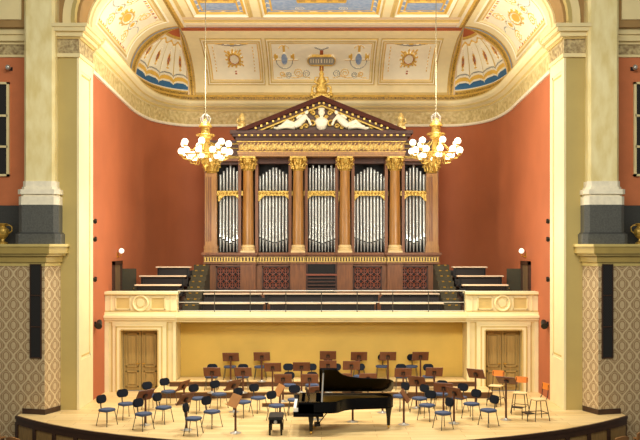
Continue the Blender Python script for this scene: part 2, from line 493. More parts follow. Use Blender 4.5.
# ------------------------------------------------------------------ piers, proscenium arch, side bays
YPF = 26.85                                       # pier front
def arch_profile(off, n=14):
    pts = []
    t0 = tilt(YP)
    for k in range(n+1):
        t = R(90*k/n); pts.append((-(XC+(XW-XC+off)*math.cos(t)), ZC0+t0*(1-.5*math.sin(t))+(ZC1-ZC0+off)*math.sin(t)))
    return pts + [(-x, z) for x, z in reversed(pts)]
def arch_band(o0, o1, y0, y1, name, m, z_low=12.12):
    a, c = arch_profile(o0), arch_profile(o1)
    a = [(a[0][0], z_low)] + a + [(a[-1][0], z_low)]; c = [(c[0][0], z_low)] + c + [(c[-1][0], z_low)]
    b = MB(); n = len(a)
    for i in range(n): b.v += [(a[i][0], y0, a[i][1]), (c[i][0], y0, c[i][1]), (c[i][0], y1, c[i][1]), (a[i][0], y1, a[i][1])]
    for i in range(n-1):
        for k in range(4): b.f.append((i*4+k, (i+1)*4+k, (i+1)*4+(k+1)%4, i*4+(k+1)%4)); b.mi.append(0)
    b.f += [(0,1,2,3), tuple((n-1)*4+k for k in (3,2,1,0))]; b.mi += [0,0]
    return struct(b.build(name, m, smooth=True))
arch_band(.16, .50, YPF, YPF+.3, 'trim_5', cream)
arch_band(.10, .22, YPF-.06, YPF+.2, 'trim_6', olive)
arch_band(.02, .3, YPF+.2, YP-.35, 'trim_7', brownpl)
arch_band(-.10, .15, YP-.35, YP, 'trim_8', cream2)
arch_band(-.04, .1, YP-.55, YP-.35, 'trim_9', cream)

for sg, side in ((-1, 'left'), (1, 'right')):
    def bx(b, x0, x1, *a, mi=0):
        x0, x1 = sorted((sg*x0, sg*x1)); return b.box(x0, x1, *a, mi)
    # pier with a framed panel on its reveal
    xi, xo = 7.70, 8.62
    b = MB(); bx(b, xi, xo, YPF, YP, 0, 11.15)
    struct(b.build('pillar_'+side, olive))
    b = MB()
    xf = xi-.05
    bx(b, xi+.02, xf, YPF-.02, YPF+.24, .002, 11.14); bx(b, xi+.02, xf, YP-.24, YP+.01, .002, 11.14)
    bx(b, xi+.02, xf+.003, YPF+.2, YP-.2, .004, 1.55); bx(b, xi+.02, xf+.003, YPF+.2, YP-.2, 10.75, 11.13)
    bx(b, xi, xf+.02, YPF+.24, YPF+.30, 1.55, 10.75); bx(b, xi, xf+.02, YP-.30, YP-.24, 1.55, 10.75); bx(b, xi, xf+.02, YPF+.24, YP-.24, 1.55, 1.62); bx(b, xi, xf+.02, YPF+.24, YP-.24, 10.68, 10.75)
    bx(b, xi+.01, xi-.01, YPF+.3, YP-.3, 1.62, 10.68)
    for q in ((YPF+.25, YPF+.33, 1.6, 10.7), (YP-.33, YP-.25, 1.6, 10.7), (YPF+.3, YP-.3, 1.6, 1.68), (YPF+.3, YP-.3, 10.62, 10.7)): bx(b, xi, xi-.025, *q, mi=1)
    struct(b.build('trim_%d' % (10 if sg < 0 else 11), [cream2, tan]))
    # entablature of the pier
    b = MB()
    for o, z0, z1, mi in ((.10, 11.13, 11.25, 0), (.06, 11.25, 11.70, 1), (.12, 11.70, 11.76, 2), (.22, 11.76, 11.88, 0), (.26, 11.88, 11.905, 2), (.34, 11.90, 12.02, 0), (.40, 12.02, 12.13, 0)):
        bx(b, xi-o, xo-.22, YPF-o, YP, z0, z1, mi=mi)
    struct(b.build('trim_%d' % (12 if sg < 0 else 13), [cream, friezed, tan]))
    # patterned wall block in front, its face turned slightly
    xa, ya = 8.50, 26.10
    poly = [(xa, ya), (12.6, ya+1.10), (12.6, 28.6), (8.24, 28.6), (8.24, 26.75)]
    b = MB(); zt = 4.68
    P4 = [(sg*x, y) for x, y in poly]
    b.prism(P4, -1.2, zt)
    o = b.build('wall_front_'+side, damask_m); struct(o)
    me = o.data; uvl = me.uv_layers.new(name='UVMap')
    for pl in me.polygons:
        for li in pl.loop_indices:
            v = me.vertices[me.loops[li].vertex_index].co
            nrm = pl.normal
            uvl.data[li].uv = ((v.x if abs(nrm.x) < .8 else sg*(8.5-(v.y-26.1)*1.07)), v.z)
    b = MB()
    for o_, z0, z1, mi in ((.03, zt-.12, zt, 0), (.10, zt, zt+.20, 1), (.20, zt+.20, zt+.27, 0), (.30, zt+.27, zt+.48, 1), (.34, zt+.48, zt+.56, 0)):
        b.prism([(sg*(xa-o_*.75), ya-o_), (sg*12.6, ya+1.10-o_), (sg*12.6, 28.6), (sg*(8.24-o_*.6), 28.6), (sg*(8.24-o_*.9), 26.75-o_*.4)], z0, z1, mi)
    struct(b.build('trim_%d' % (14 if sg < 0 else 15), [mat('olive stone', (202, 180, 108), .6, var=.06), mat('dark olive stone', (170, 146, 78), .6, var=.08)]))
    b = MB(); b.prism([(sg*(xa-.02), ya-.04), (sg*9.25, ya+.165), (sg*9.25, ya+.30), (sg*8.24, 26.84), (sg*(8.24-.03), 26.75)], 0, .16)
    struct(b.build('baseboard_'+side, darkwd))
    zl = zt+.56
    # column standing on the ledge
    cxm, cym = 8.80, 26.95
    def octo(h, c): return [(sg*cxm+x, cym+y) for x, y in ((-h+c,-h),(h-c,-h),(h,-h+c),(h,h-c),(h-c,h),(-h+c,h),(-h,h-c),(-h,-h+c))]
    b = MB(); b.prism(octo(.48, .08), zl+1.95, 14.6)
    col = struct(b.build('column_'+side, marble))
    b = MB(); b.prism(octo(.62, .13), zl+.30, zl+1.22, 0); b.prism(octo(.70, .14), zl, zl+.32, 0); b.prism(octo(.66, .14), zl+.30, zl+.36, 1)
    struct(b.build('column_plinth_'+side, [granite, granitd]))
    b = MB()
    for h, z0, z1 in ((.62, 1.22, 1.48), (.57, 1.48, 1.55), (.64, 1.55, 1.70), (.55, 1.70, 1.78), (.52, 1.78, 1.96)): b.prism(octo(h, .12), zl+z0, zl+z1)
    struct(b.build('column_base_'+side, ivory))
    # red bay behind the column with grey dado and dark window
    yb = 27.5
    b = MB(); bx(b, 8.6, 12.6, yb, yb+.3, zl-.2, 11.28)
    struct(b.build('wall_bay_'+side, mat('brightened red plaster', (198, 114, 68), .75, var=.06)))  # brighter copy of the red plaster; its colour makes up for the shade
    b = MB(); bx(b, 8.6, 12.6, yb-.05, yb, zl, zl+1.25)
    struct(b.build('baseboard_bay_'+side, granitd))
    b = MB()
    for o_, z0, z1, mi in ((.05, 11.28, 11.36, 0), (.03, 11.36, 11.68, 1), (.1, 11.68, 11.76, 0), (.25, 11.76, 11.95, 0), (.34, 11.95, 12.13, 0)): bx(b, 8.6, 12.6, yb-o_, yb+.2, z0, z1, mi=mi)
    struct(b.build('trim_%d' % (16 if sg < 0 else 17), [cream, friezed]))
    # spandrel wall over the cornice, cut along the arch
    b = MB(); ap = [p for p in arch_profile(.48) if p[0] < -XC+.01]
    ring = [(-sg*x*-1, z) for x, z in ap]
    pts = [(-8.17, 12.12)] + ap + [(-5.79, 15.4), (-12.6, 15.4), (-12.6, 12.12)]
    if sg > 0: pts = [(-x, z) for x, z in pts]
    n = len(pts)
    b.add([(x, YPF+.1, z) for x, z in pts] + [(x, YPF+.3, z) for x, z in pts], [tuple(range(n)), tuple(range(2*n-1, n-1, -1))] + [(i, (i+1)%n, n+(i+1)%n, n+i) for i in range(n)])
    struct(b.build('wall_spandrel_'+side, brownpl))
    b = MB(); bx(b, 9.5, 12.4, YPF+.04, YPF+.1, 12.35, 15.2)
    struct(b.build('trim_%d' % (18 if sg < 0 else 19), cream))
    # window_n : dark latticed window with pale frame
    w = empty('window_%d' % (1 if sg < 0 else 2), (sg*10.70, yb, 8.95)); struct(w)
    b = MB()
    for x0, x1, z0, z1 in ((-.62,-.54,-1.52,1.52), (.54,.62,-1.52,1.52), (-.62,.62,1.45,1.52), (-.62,.62,-1.52,-1.45), (-.58,.58,.40,.47), (-.58,.58,-.60,-.53)): b.box(x0, x1, -.10, 0, z0, z1)
    b.build('window_frame', cream, w)
    b = MB(); b.box(-.56, .56, -.05, -.01, -1.47, 1.47); b.build('window_pane', grille_m, w)
    # dark loudspeaker grille let into the patterned wall
    gx0, gx1 = (X(43, 26.2), X(30, 26.2)) if sg < 0 else (X(600.5, 26.2), X(613, 26.2))
    gx0, gx1 = sorted((abs(gx0), abs(gx1))); gm = (gx0+gx1)/2
    g = empty('loudspeaker', (sg*gm, ya+(gm-xa)*1.10/4.1, Z(358, 26.2)), sg*math.atan2(1.10, 4.1))
    tag(g, 'tall black strip loudspeaker grille set in the patterned wall, %s of stage' % side, 'loudspeaker', 'strip loudspeakers in the patterned walls')
    hw = (gx1-gx0)/2; H = Z(262, 26.2)-Z(358, 26.2)-.06
    b = MB()
    for x0, x1, z0, z1 in ((-hw, -hw+.025, 0, H), (hw-.025, hw, 0, H), (-hw, hw, 0, .03), (-hw, hw, H-.03, H), (-hw, hw, H*.333-.015, H*.333+.015), (-hw, hw, H*.667-.015, H*.667+.015)): b.box(x0, x1, -.05, 0, z0, z1)
    b.build('frame', darkwd, g)
    for k in range(3):
        b = MB(); b.box(-hw+.025, hw-.025, -.035, 0, H*k/3+.02, H*(k+1)/3-.02); b.build('grille', grille_m, g)
    # gilded lamp stand on the ledge by the frame edge
    u = empty('gilded_urn', (sg*10.12, 26.98, zl))
    tag(u, 'gilded urn on the ledge by the grey dado, %s edge of the photo' % side, 'urn', 'gilded urns on the ledges')
    MB().lathe([(.16,0),(.16,.05),(.07,.09),(.06,.16),(.15,.24),(.21,.36),(.20,.46),(.12,.52),(.10,.56),(.17,.64),(.15,.66)], n=20).build('urn_body', gold, u, smooth=True)
    for s2 in (-1, 1):
        MB().tube([(s2*.19,0,.34),(s2*.29,0,.42),(s2*.30,0,.54),(s2*.22,0,.60),(s2*.13,0,.60)], .022).build('handle', gold, u, smooth=True)
    # picture light by the window
    l = empty('picture_light', (sg*10.05, yb, Z(69, yb)))
    tag(l, 'small round lamp on the red wall above the dark window, %s edge' % side, 'lamp', 'small lamps over the dark windows')
    MB().cyl((0,0,0), (0,-.22,.02), .02, n=8).build('bracket', blackmt, l)
    MB().ball((0,-.26,0), .085, n=10).build('lamp_shade', bright, l, smooth=True)
    MB().box(-.06,.06,-.02,0,-.06,.06).build('wall_plate', blackmt, l)
    # small black spotlights on the apse wall just behind the pier
    for q, (py, big) in enumerate(((221, 0), (239, 0), (279, 0), (324.5, 1))):
        t = empty('spotlight', (sg*(XW), 28.56 if not big else 28.8, Z(py, 28.6)))
        tag(t, ('larger tilted black spotlight' if big else ['uppermost small black spotlight', 'second small black spotlight from the top', 'third small black spotlight from the top'][q])
            + ' on the red wall behind the %s pier' % side, 'spotlight', 'spotlights behind the piers')
        k = 1.35 if big else .75
        MB().box(min(0,-sg*.03), max(0,-sg*.03), -.05*k, .05*k, -.06*k, .06*k).build('wall_plate', blackmt, t)
        MB().cyl((-sg*.02,0,0), (-sg*.09*k,0,0), .02, n=8).build('bracket', blackmt, t)
        MB().cyl((-sg*.09*k,.10*k,.05*k), (-sg*.12*k,-.10*k,-.05*k), .065*k, .085*k, n=14).build('lamp_housing', blackmt, t, smooth=True)

# ------------------------------------------------------------------ stage floor and front
RA, CA = 13.2, 35.35                               # stage edge is an arc
def edge_y(x): return CA - math.sqrt(RA*RA - x*x)
xs = lins(-9.30, 9.30, 49)
b = MB(); top = [(x, edge_y(x)) for x in xs]; n = len(xs)
for x, y in top: b.v += [(x, y, 0), (x, 30.4, 0)]
for i in range(n-1): b.f.append((2*i, 2*i+2, 2*i+3, 2*i+1)); b.mi.append(0)
struct(b.build('floor', floor_m))
b = MB()
def front_strip(o0, z0, z1, mi):
    k = len(b.v)
    for x, y in top:
        s_ = Vector((x, y-CA)).normalized(); b.v.extend([(x+s_.x*o0, y+s_.y*o0, z0), (x+s_.x*o0, y+s_.y*o0, z1), (x, y+.05, z1), (x, y+.05, z0)])
    for i in range(n-1):
        for q in range(4): b.f.append((k+i*4+q, k+(i+1)*4+q, k+(i+1)*4+(q+1)%4, k+i*4+(q+1)%4)); b.mi.append(mi)
    for i in (0, n-1): b.f.append(tuple(k+i*4+q for q in range(4))); b.mi.append(mi)
front_strip(.07, -.09, -.002, 1); front_strip(0, -1.2, -.09, 0); front_strip(.04, -.26, -.09, 1); front_strip(.04, -1.2, -.98, 1)
for i in range(0, n-1, 2):
    x, y = top[i]; s_ = Vector((x, y-CA)).normalized(); a = math.atan2(s_.y, s_.x)
    b.prism(rrect(.06, .16, .01, 1), -1.0, -.2, 1, Matrix.Translation((x+s_.x*.01, y+s_.y*.01, 0)) @ Matrix.Rotation(a, 4, 'Z'))
for sg in (-1, 1): b.box(min(sg*9.28, sg*9.33), max(sg*9.28, sg*9.33), edge_y(9.3), 27.2, -1.2, -.002, 1)
struct(b.build('trim_20', [panelwd, darkwd]))
b = MB(); b.box(-12.6, 12.6, 12, 28, -1.3, -1.15)
struct(b.build('floor.001', darkwd))

# ------------------------------------------------------------------ choir platform
YF = DF(392)                                       # front of the platform, about 30.2
xo_, xi_ = 7.68, 5.16
ZPL = Z(318, YF)
struct(MB().box(-XW, XW, YF+.3, 38.3, ZPL-.14, ZPL).build('floor.002', darkwd))
YY = 31.12
b = MB(); b.box(-5.3, 5.3, YY, YY+.2, 0, ZPL-.1)
struct(b.build('wall_platform', yellow))
b = MB()                                           # long ledge over the yellow wall
for o_, py0, py1, mi in ((.02, 322, 319.5, 0), (.10, 319.5, 317.5, 0), (.16, 317.5, 315, 1), (.05, 315, 312.5, 0)):
    b.box(-5.2, 5.2, YF-o_, YF+.5, Z(py0, YF), Z(py1, YF), mi)
struct(b.build('trim_21', [cream, cream2]))
for sg, side in ((-1, 'left'), (1, 'right')):
    def bx(b, x0, x1, *a, mi=0):
        x0, x1 = sorted((sg*x0, sg*x1)); return b.box(x0, x1, *a, mi)
    dx0, dx1 = 5.80, 7.10                          # door opening
    zd = Z(330, YF)
    b = MB(); y1 = YF+.35
    bx(b, xi_, dx0-.0, YF, YY+.1, 0, Z(322, YF)); bx(b, dx1, xo_, YF, YY+.1, 0, Z(322, YF)); bx(b, dx0, dx1, YF, YY, zd, Z(322, YF)); bx(b, dx0, dx1, YF+.4, YF+.5, 0, zd)
    struct(b.build('wall_pedestal_'+side, cream))
    b = MB()                                       # mouldings round the door, pilasters, cornice
    bx(b, dx0-.30, dx0-.18, YF-.05, YF, 0, zd+.30); bx(b, dx1+.18, dx1+.30, YF-.05, YF, 0, zd+.30)
    bx(b, dx0-.18, dx0, YF-.10, YF+.05, 0, zd+.16); bx(b, dx1, dx1+.18, YF-.10, YF+.05, 0, zd+.16)
    bx(b, dx0-.19, dx1+.19, YF-.104, YF+.04, zd+.002, zd+.165); bx(b, dx0-.31, dx1+.31, YF-.064, YF-.001, zd+.16, zd+.31)
    bx(b, xi_, xi_+.10, YF-.06, YF, 0, Z(322, YF)); bx(b, xo_-.14, xo_, YF-.06, YF, 0, Z(322, YF))
    pass
    bx(b, dx0-.175, dx0-.13, YF-.112, YF, .003, zd+.12, mi=1); bx(b, dx1+.13, dx1+.175, YF-.112, YF, .003, zd+.12, mi=1); bx(b, dx0-.175, dx1+.175, YF-.112, YF, zd+.10, zd+.145, mi=1)  # tan strips paint in the shadow lines of the door mouldings
    bx(b, dx0-.36, dx0-.31, YF-.012, YF+.01, .003, zd+.36, mi=1); bx(b, dx1+.31, dx1+.36, YF-.012, YF+.01, .003, zd+.36, mi=1); bx(b, dx0-.36, dx1+.36, YF-.012, YF+.01, zd+.32, zd+.37, mi=1)
    bx(b, dx0-.04, dx0+.004, YF-.108, YF+.2, .003, zd, mi=1); bx(b, dx1-.004, dx1+.04, YF-.108, YF+.2, .003, zd, mi=1); bx(b, dx0, dx1, YF-.108, YF+.2, zd-.004, zd+.04, mi=1)
    struct(b.build('trim_%d' % (22 if sg < 0 else 23), [cream2, tan]))
    b = MB()
    for o_, py0, py1 in ((.06, 322, 320), (.14, 320, 317.5), (.20, 317.5, 315), (.08, 315, 312)): bx(b, xi_-.04, xo_, YF-o_, YF+.5, Z(py0, YF), Z(py1, YF))
    z0, z1 = Z(312, YF), Z(292.5, YF)
    bx(b, xi_-.02, xo_, YF, YF+.45, z0, z1-.05); bx(b, xi_-.06, xo_, YF-.08, YF+.5, z1-.05, z1+.03)
    bx(b, xi_-.045, xo_-.002, YF-.085, YF-.07, z1-.075, z1-.05, mi=1); bx(b, xi_-.045, xo_-.002, YF-.145, YF-.13, Z(317.3, YF), Z(316.6, YF), mi=1); bx(b, xi_-.03, xo_-.003, YF-.03, YF, z0+.01, z0+.05, mi=1)  # tan strips paint in the shadow under the parapet mouldings
    struct(b.build('trim_%d' % (24 if sg < 0 else 25), [cream2, tan]))
    b = MB(); zm = (z0+z1)/2-.03; xm = (xi_+xo_)/2
    for xa_, xb_ in ((xi_+.38, xm-.36), (xm+.36, xo_-.38)):
        bx(b, xa_, xb_, YF-.02, YF, zm-.20, zm+.20, mi=1)
        for q in ((xa_, xb_, zm-.23, zm-.19), (xa_, xb_, zm+.19, zm+.23), (xa_-.02, xa_+.03, zm-.23, zm+.23), (xb_-.03, xb_+.02, zm-.23, zm+.23)): bx(b, q[0], q[1], YF-.05, YF, q[2], q[3])
    bx(b, xi_+.18, xi_+.22, YF-.03, YF, z0, z1-.06); bx(b, xo_-.22, xo_-.18, YF-.03, YF, z0, z1-.06)
    ringp = [(sg*xm+.26*math.cos(t), YF-.03, zm+.26*math.sin(t)) for t in lins(0, 2*PI, 33)]
    b.tube(ringp, .045, 8)
    b.cyl((sg*xm, YF, zm), (sg*xm, YF-.05, zm), .17, .13, 28)
    struct(b.build('trim_%d' % (26 if sg < 0 else 27), [cream, tan]))
    # double door below
    d = empty('door_%d' % (1 if sg < 0 else 2), (sg*(dx0+dx1)/2, YF+.32, 0)); struct(d)
    hw = (dx1-dx0)/2
    MB().box(-hw, hw, .02, .07, 0, zd).build('door_frame', doorwd, d)
    for s2 in (-1, 1):
        x0, x1 = sorted((s2*.012, s2*(hw-.02)))
        lf = MB().box(x0, x1, -.05, 0, .02, zd-.02).build('door_leaf', doorwd, d)
        b = MB()
        for za, zb_ in ((.14, .72), (.86, zd-.14)):
            for q in ((x0+.08, x1-.08, za, za+.045), (x0+.08, x1-.08, zb_-.045, zb_), (x0+.08, x0+.125, za, zb_), (x1-.125, x1-.08, za, zb_)): b.box(q[0], q[1], -.10, -.05, q[2], q[3])
            b.box(x0+.18, x1-.18, -.085, -.05, za+.10, zb_-.10)
        b.build('door_panel', doorwd, lf)
        MB().cyl((s2*.07,-.05,.98), (s2*.07,-.12,.98), .02, n=8).tube([(s2*.07,-.11,.98),(s2*.16,-.11,.98)], .015).build('door_handle', brass, lf)
    # side door high on the red wall, one leaf standing open
    ya_, yb_ = 31.15, 32.45; zt = 4.62
    d = empty('door_%d' % (3 if sg < 0 else 4), (sg*XW, ya_, ZPL)); struct(d); h = zt-ZPL
    b = MB()
    for q in ((0, .14, 0, h), (yb_-ya_-.14, yb_-ya_, 0, h), (0, yb_-ya_, h-.14, h)): b.box(*sorted((0, -sg*.09)), q[0], q[1], q[2], q[3])
    b.build('door_frame', darkwd, d)
    MB().box(*sorted((-sg*.01, -sg*.03)), .14, yb_-ya_-.14, 0, h-.14).build('door_opening', mat('dim passage', (104, 78, 46), .8), d)
    lf = MB().box(*sorted((-sg*.02, -sg*.62)), yb_-ya_-.08, yb_-ya_-.03, 0, h-.3).build('door_leaf', mat('dark green door', (58, 52, 32), .6), d)
    MB().cyl((-sg*.54, yb_-ya_-.08, .95), (-sg*.54, yb_-ya_-.15, .95), .02, n=8).build('door_handle', brass, lf)
    # wall sconce
    t = empty('wall_sconce', (sg*XW, 31.95, Z(252, 31.9)))
    tag(t, 'white globe wall lamp above the dark side door on the %s red wall' % side, 'wall lamp', 'globe lamps over the side doors')
    MB().box(*sorted((0, -sg*.03)), -.06, .06, -.22, -.02).build('wall_plate', brass, t)
    MB().tube([(-sg*.02,0,-.16),(-sg*.10,0,-.18),(-sg*.16,0,-.12),(-sg*.16,0,-.06)], .018).build('arm', brass, t, smooth=True)
    MB().ball((-sg*.16,0,.04), .10, n=14).build('globe', sconce_m, t, smooth=True)
    # stepped tiers at the side
    b = MB()
    for y0, zt_ in ((30.75, 2.98), (31.95, 3.28), (33.15, 3.58), (34.35, 3.90)): bx(b, 5.12, 7.6 if y0 < 34 else 6.9, y0, 36.4 if y0 < 34 else 36.0, ZPL, zt_)
    struct(b.build('floor.%03d' % (3 if sg < 0 else 4), darkwd))
    # aisle steps with brass edges
    b = MB()
    for k in range(9): 
        y0 = 30.75+k*.40; zz = ZPL+.20*(k+1)
        bx(b, 4.50, 5.10, y0, 34.5, zz-.20, zz)
        for q in (4.64, 4.90): bx(b, q, q+.09, y0-.012, y0+.05, zz-.035, zz+.008, mi=1)
    struct(b.build('trim_%d' % (28 if sg < 0 else 29), [mat('dark stair carpet', (66, 58, 38), .9), brass]))

# ------------------------------------------------------------------ choir desks and railing
def choir_desk(x0, x1, y, ztop, zfloor, label, group):
    cx = (x0+x1)/2; hw = (x1-x0)/2; h = ztop-zfloor
    t = empty('choir_desk', (cx, y, zfloor)); tag(t, label, 'choir desk', group)
    MB().box(-hw, hw, -.10, .26, h-.05, h).build('desk_top', bench, t, bevel=.01)
    MB().box(-hw+.05, hw-.05, .02, .05, h-.36, h-.05).build('modesty_panel', mat('near black wood', (30, 20, 14), .6), t)
    nl = max(2, int(hw*2/1.1)+1)
    for k in range(nl):
        x = -hw+.12+(2*hw-.24)*k/(nl-1); MB().box(x-.025, x+.025, -.02, .12, 0, h-.075).build('leg', blackmt, t)
    MB().box(-hw+.05, hw-.05, .50, .86, .36, .42).box(-hw+.05, hw-.05, .80, .86, .40, .62).build('bench_seat', mat('near black wood', (30, 20, 14), .6), t)
rowname = ('lowest', 'middle', 'top')
for sg, side in ((-1, 'left'), (1, 'right')):
    for k, (pa, pb, py, D, zf) in enumerate(((135, 189, 284.5, 30.95, 2.98), (139.5, 191, 275.5, 32.15, 3.28), (156, 194, 266.5, 33.35, 3.58))):
        a, c = X(pa, D), min(X(pb, D), -5.13)
        x0, x1 = (a, c) if sg < 0 else (-c, -a)
        choir_desk(x0, x1, D, Z(py, D), zf, '%s of the three long pale-topped choir desks stepping up %s of the organ' % (rowname[k], side), 'side choir desks')
for k, (py, D, zf, segs) in enumerate(((302.6, 31.0, ZPL, ((-4.45, -2.07), (-1.93, 1.98), (2.12, 4.45))), (293.2, 32.1, ZPL, ((-4.45, -2.25), (-2.2, 2.2), (2.25, 4.45))))):
    for q, (x0, x1) in enumerate(segs):
        choir_desk(x0, x1, D, Z(py, D), zf, '%s row choir desk with pale top below the organ, %s section' % (('front', 'second')[k], ('left', 'middle', 'right')[q]), 'choir desks before the organ')
rl = empty('balcony_railing', (0, YF+.12, ZPL))
tag(rl, 'slim metal railing along the choir balcony above the yellow wall', 'railing')
for py, r_, m in ((291, .022, bright), (302.5, .014, bright), (311, .014, bright)):
    zz = Z(py, YF)-ZPL; MB().cyl((-5.12,0,zz), (5.12,0,zz), r_, n=8).build('rail', m, rl)
for x in lins(-5.08, 5.08, 9): MB().cyl((x,0,-.02), (x,0,Z(291, YF)-ZPL), .018, n=8).build('post', chrome, rl)

# ------------------------------------------------------------------ pipe organ
OD = 34.2
organ = empty('pipe_organ', (0, OD, ZPL))
tag(organ, 'great wooden pipe organ with silver pipes, columns and gilded pediment', 'organ')
oz = lambda py: Z(py, OD)-ZPL
ox = lambda px: X(px, OD)
OW = 4.72
b = MB(); b.box(-OW, OW, .06, 2.6, -.2, oz(262)); b.box(-OW-.02, OW+.02, .0, 2.6, -.2, oz(297))
b.build('base_case', organwd, organ)
b = MB()                                           # ledge with gilded fluted band, stepping out under columns
for x0, x1, o_ in ((-OW-.04, OW+.04, 0), (-3.3, -2.60, .12), (-1.24, -.64, .12), (.64, 1.24, .12), (2.60, 3.3, .12)):
    b.box(x0-.05, x1+.05, -.22-o_, .4, oz(254.8), oz(252.5)); b.box(x0, x1, -.14-o_, .4, oz(256.5), oz(254.8))
    b.box(x0, x1, -.04-o_, .4, oz(264), oz(262))
b.build('ledge', organwd, organ)
b = MB()
for x0, x1, o_ in ((-OW, OW, 0), (-3.28, -2.62, .12), (-1.22, -.66, .12), (.66, 1.22, .12), (2.62, 3.28, .12)):
    b.box(x0, x1, -.06-o_, .3, oz(262), oz(256.5))
    k = int((x1-x0)/.11)
    for i in range(k): b.box(x0+(i+.25)*(x1-x0)/k, x0+(i+.75)*(x1-x0)/k, -.09-o_, -.05-o_, oz(261.4), oz(257.2))
b.build('fluted_band', mat('pale flute gilding', (206, 172, 92), .45, .3, var=.12, scale=10), organ)
b = MB()
for x0, x1, o_ in ((-OW, OW, 0), (-3.28, -2.62, .12), (-1.22, -.66, .12), (.66, 1.22, .12), (2.62, 3.28, .12)): b.box(x0+.01, x1-.01, -.068-o_, 0, oz(261.2), oz(257.4))
b.build('flute_ground', organdk, organ)
# pedestals under the columns
for c in (-2.95, -.94, .94, 2.95): MB().box(c-.31, c+.31, -.12, .2, -.1, oz(264)).build('pedestal', organwd, organ)
# back case
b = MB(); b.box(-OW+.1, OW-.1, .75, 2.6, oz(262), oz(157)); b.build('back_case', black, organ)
b = MB()
for c in (-4.66, -3.30, -2.62, -1.27, -.62, .62, 1.27, 2.62, 3.30, 4.66):
    b.box(c-.06, c+.06, .10, .8, oz(252.5), oz(157))
b.build('side_frame', organwd, organ)
# lattice panels
def lattice(x0, x1, py0, py1, y=-.0):
    z0, z1 = oz(py1), oz(py0)
    f = MB()
    for q in ((x0, x1, z0, z0+.06), (x0, x1, z1-.06, z1), (x0, x0+.06, z0, z1), (x1-.06, x1, z0, z1)): f.box(q[0], q[1], y-.02, y+.07, q[2], q[3])
    o = f.build('lattice_panel', organdk, organ)
    MB().box(x0+.03, x1-.03, y+.035, y+.065, z0+.03, z1-.03).build('backing', black, o)
    g = MB(); st = .26
    nx = max(1, round((x1-x0-.12)/st)); nz = max(1, round((z1-z0-.12)/st)); sx = (x1-x0-.12)/nx; sz = (z1-z0-.12)/nz
    for i in range(nx):
        for j in range(nz):
            cx, cz = x0+.06+(i+.5)*sx, z0+.06+(j+.5)*sz
            g.tube([(cx+sx*.46*math.cos(t), y+.02, cz+sz*.46*math.sin(t)) for t in lins(0, 2*PI, 13)], .018, 5)
            g.box(cx-sx*.5, cx+sx*.5, y+.01, y+.03, cz-.014, cz+.014); g.box(cx-.014, cx+.014, y+.01, y+.03, cz-sz*.5, cz+sz*.5)
    g.build('fretwork', mat('red brown fretwork', (128, 62, 36), .5), o)
lattice(ox(216), ox(243), 266, 290); lattice(ox(262), ox(290), 266, 290); lattice(ox(353), ox(382), 266, 290); lattice(ox(400), ox(428), 266, 290)
# console recess in the middle
cn = MB().box(-.62, .62, -.03, .07, oz(296), oz(264)).build('console', black, organ)
MB().box(-.62, .62, -.10, .0, oz(275.5), oz(273.8)).build('music_ledge', mat('red brown fretwork', (128, 62, 36)), cn)
g = MB()
for k in range(4): g.box(-.58, .58, -.06-.02*k, -.03, oz(279+k*3.4), oz(277.6+k*3.4))
g.build('manual', organdk, cn)
for s in (-1, 1):
    MB().box(min(s*.62, s*.56), max(s*.62, s*.56), -.08, .0, oz(296), oz(264)).build('console_cheek', organdk, cn)
# columns
def column(cx, y, r, flat, ztop_px, zcap):
    zb0, zt0 = oz(252.5), oz(ztop_px); zc = oz(zcap)
    if flat:
        c = MB().box(cx-r, cx+r, y-.14, y+.3, zb0+.28, zc).build('pilaster', colwd, organ)
        b = MB()
        for k in range(3): b.box(cx-r+.09*k+.02-.02*k+.03, cx-r+.09*k+.07, y-.16, y-.14, zb0+.45, zc-.15)
        b.build('fluting', organwd, c)
        b = MB()
        for o_, za, zb_ in ((.05,0,.10),(.03,.10,.16),(.05,.16,.24),(.02,.24,.30)): b.box(cx-r-o_, cx+r+o_, y-.14-o_, y+.3, zb0+za, zb0+zb_)
        b.build('column_base', colwd, c)
    else:
        c = MB().lathe([(r, zb0+.30), (r, zb0+.9), (r*.96, (zb0+zc)/2), (r*.88, zc)], (cx, y, 0), 20).build('column', colwd, organ, smooth=True)
        b = MB(); b.box(cx-r-.06, cx+r+.06, y-r-.06, y+r+.06, zb0, zb0+.08)
        b.lathe([(r+.06, zb0+.08), (r+.07, zb0+.13), (r+.03, zb0+.17), (r+.05, zb0+.23), (r+.04, zb0+.27), (r, zb0+.31)], (cx, y, 0), 20)
        b.build('column_base', bright if False else mat('pale column base', (206, 178, 124), .4), c, smooth=True)
    b = MB()                                         # leafy capital
    b.lathe([(r*.95, zc), (r*1.06, zc+.04), (r*.9, zc+.07), (r*1.0, zc+.2), (r*1.25, zc+.42), (r*1.3, zt0-.08)], (cx, y, 0), 16)
    for ring, (rr, zz, hh) in enumerate(((r*1.08, zc+.08, .2), (r*1.22, zc+.24, .2))):
        for k in range(8):
            t = 2*PI*(k+.5*ring)/8; px_, py_ = cx+rr*math.cos(t), y+rr*math.sin(t)
            b.tube([(px_, py_, zz), (px_+.03*math.cos(t), py_+.03*math.sin(t), zz+hh*.7), (px_+.10*math.cos(t), py_+.10*math.sin(t), zz+hh), (px_+.13*math.cos(t), py_+.13*math.sin(t), zz+hh*.8)], [.05, .045, .035, .02], 6)
    for sx_ in (-1, 1):
        for sy_ in (-1, 1): b.ball((cx+sx_*r*1.2, y+sy_*r*1.2, zt0-.13), .085, 8)
    b.box(cx-r*1.4, cx+r*1.4, y-r*1.4, y+r*1.4, zt0-.07, zt0)
    b.build('capital', gold, c, smooth=True)
for cx_ in (-2.95, -.94, .94, 2.95): column(cx_, -.02, .225, False, 157, 171)
for cx_ in (-4.46, 4.46): column(cx_, .22, .23, True, 160, 173)
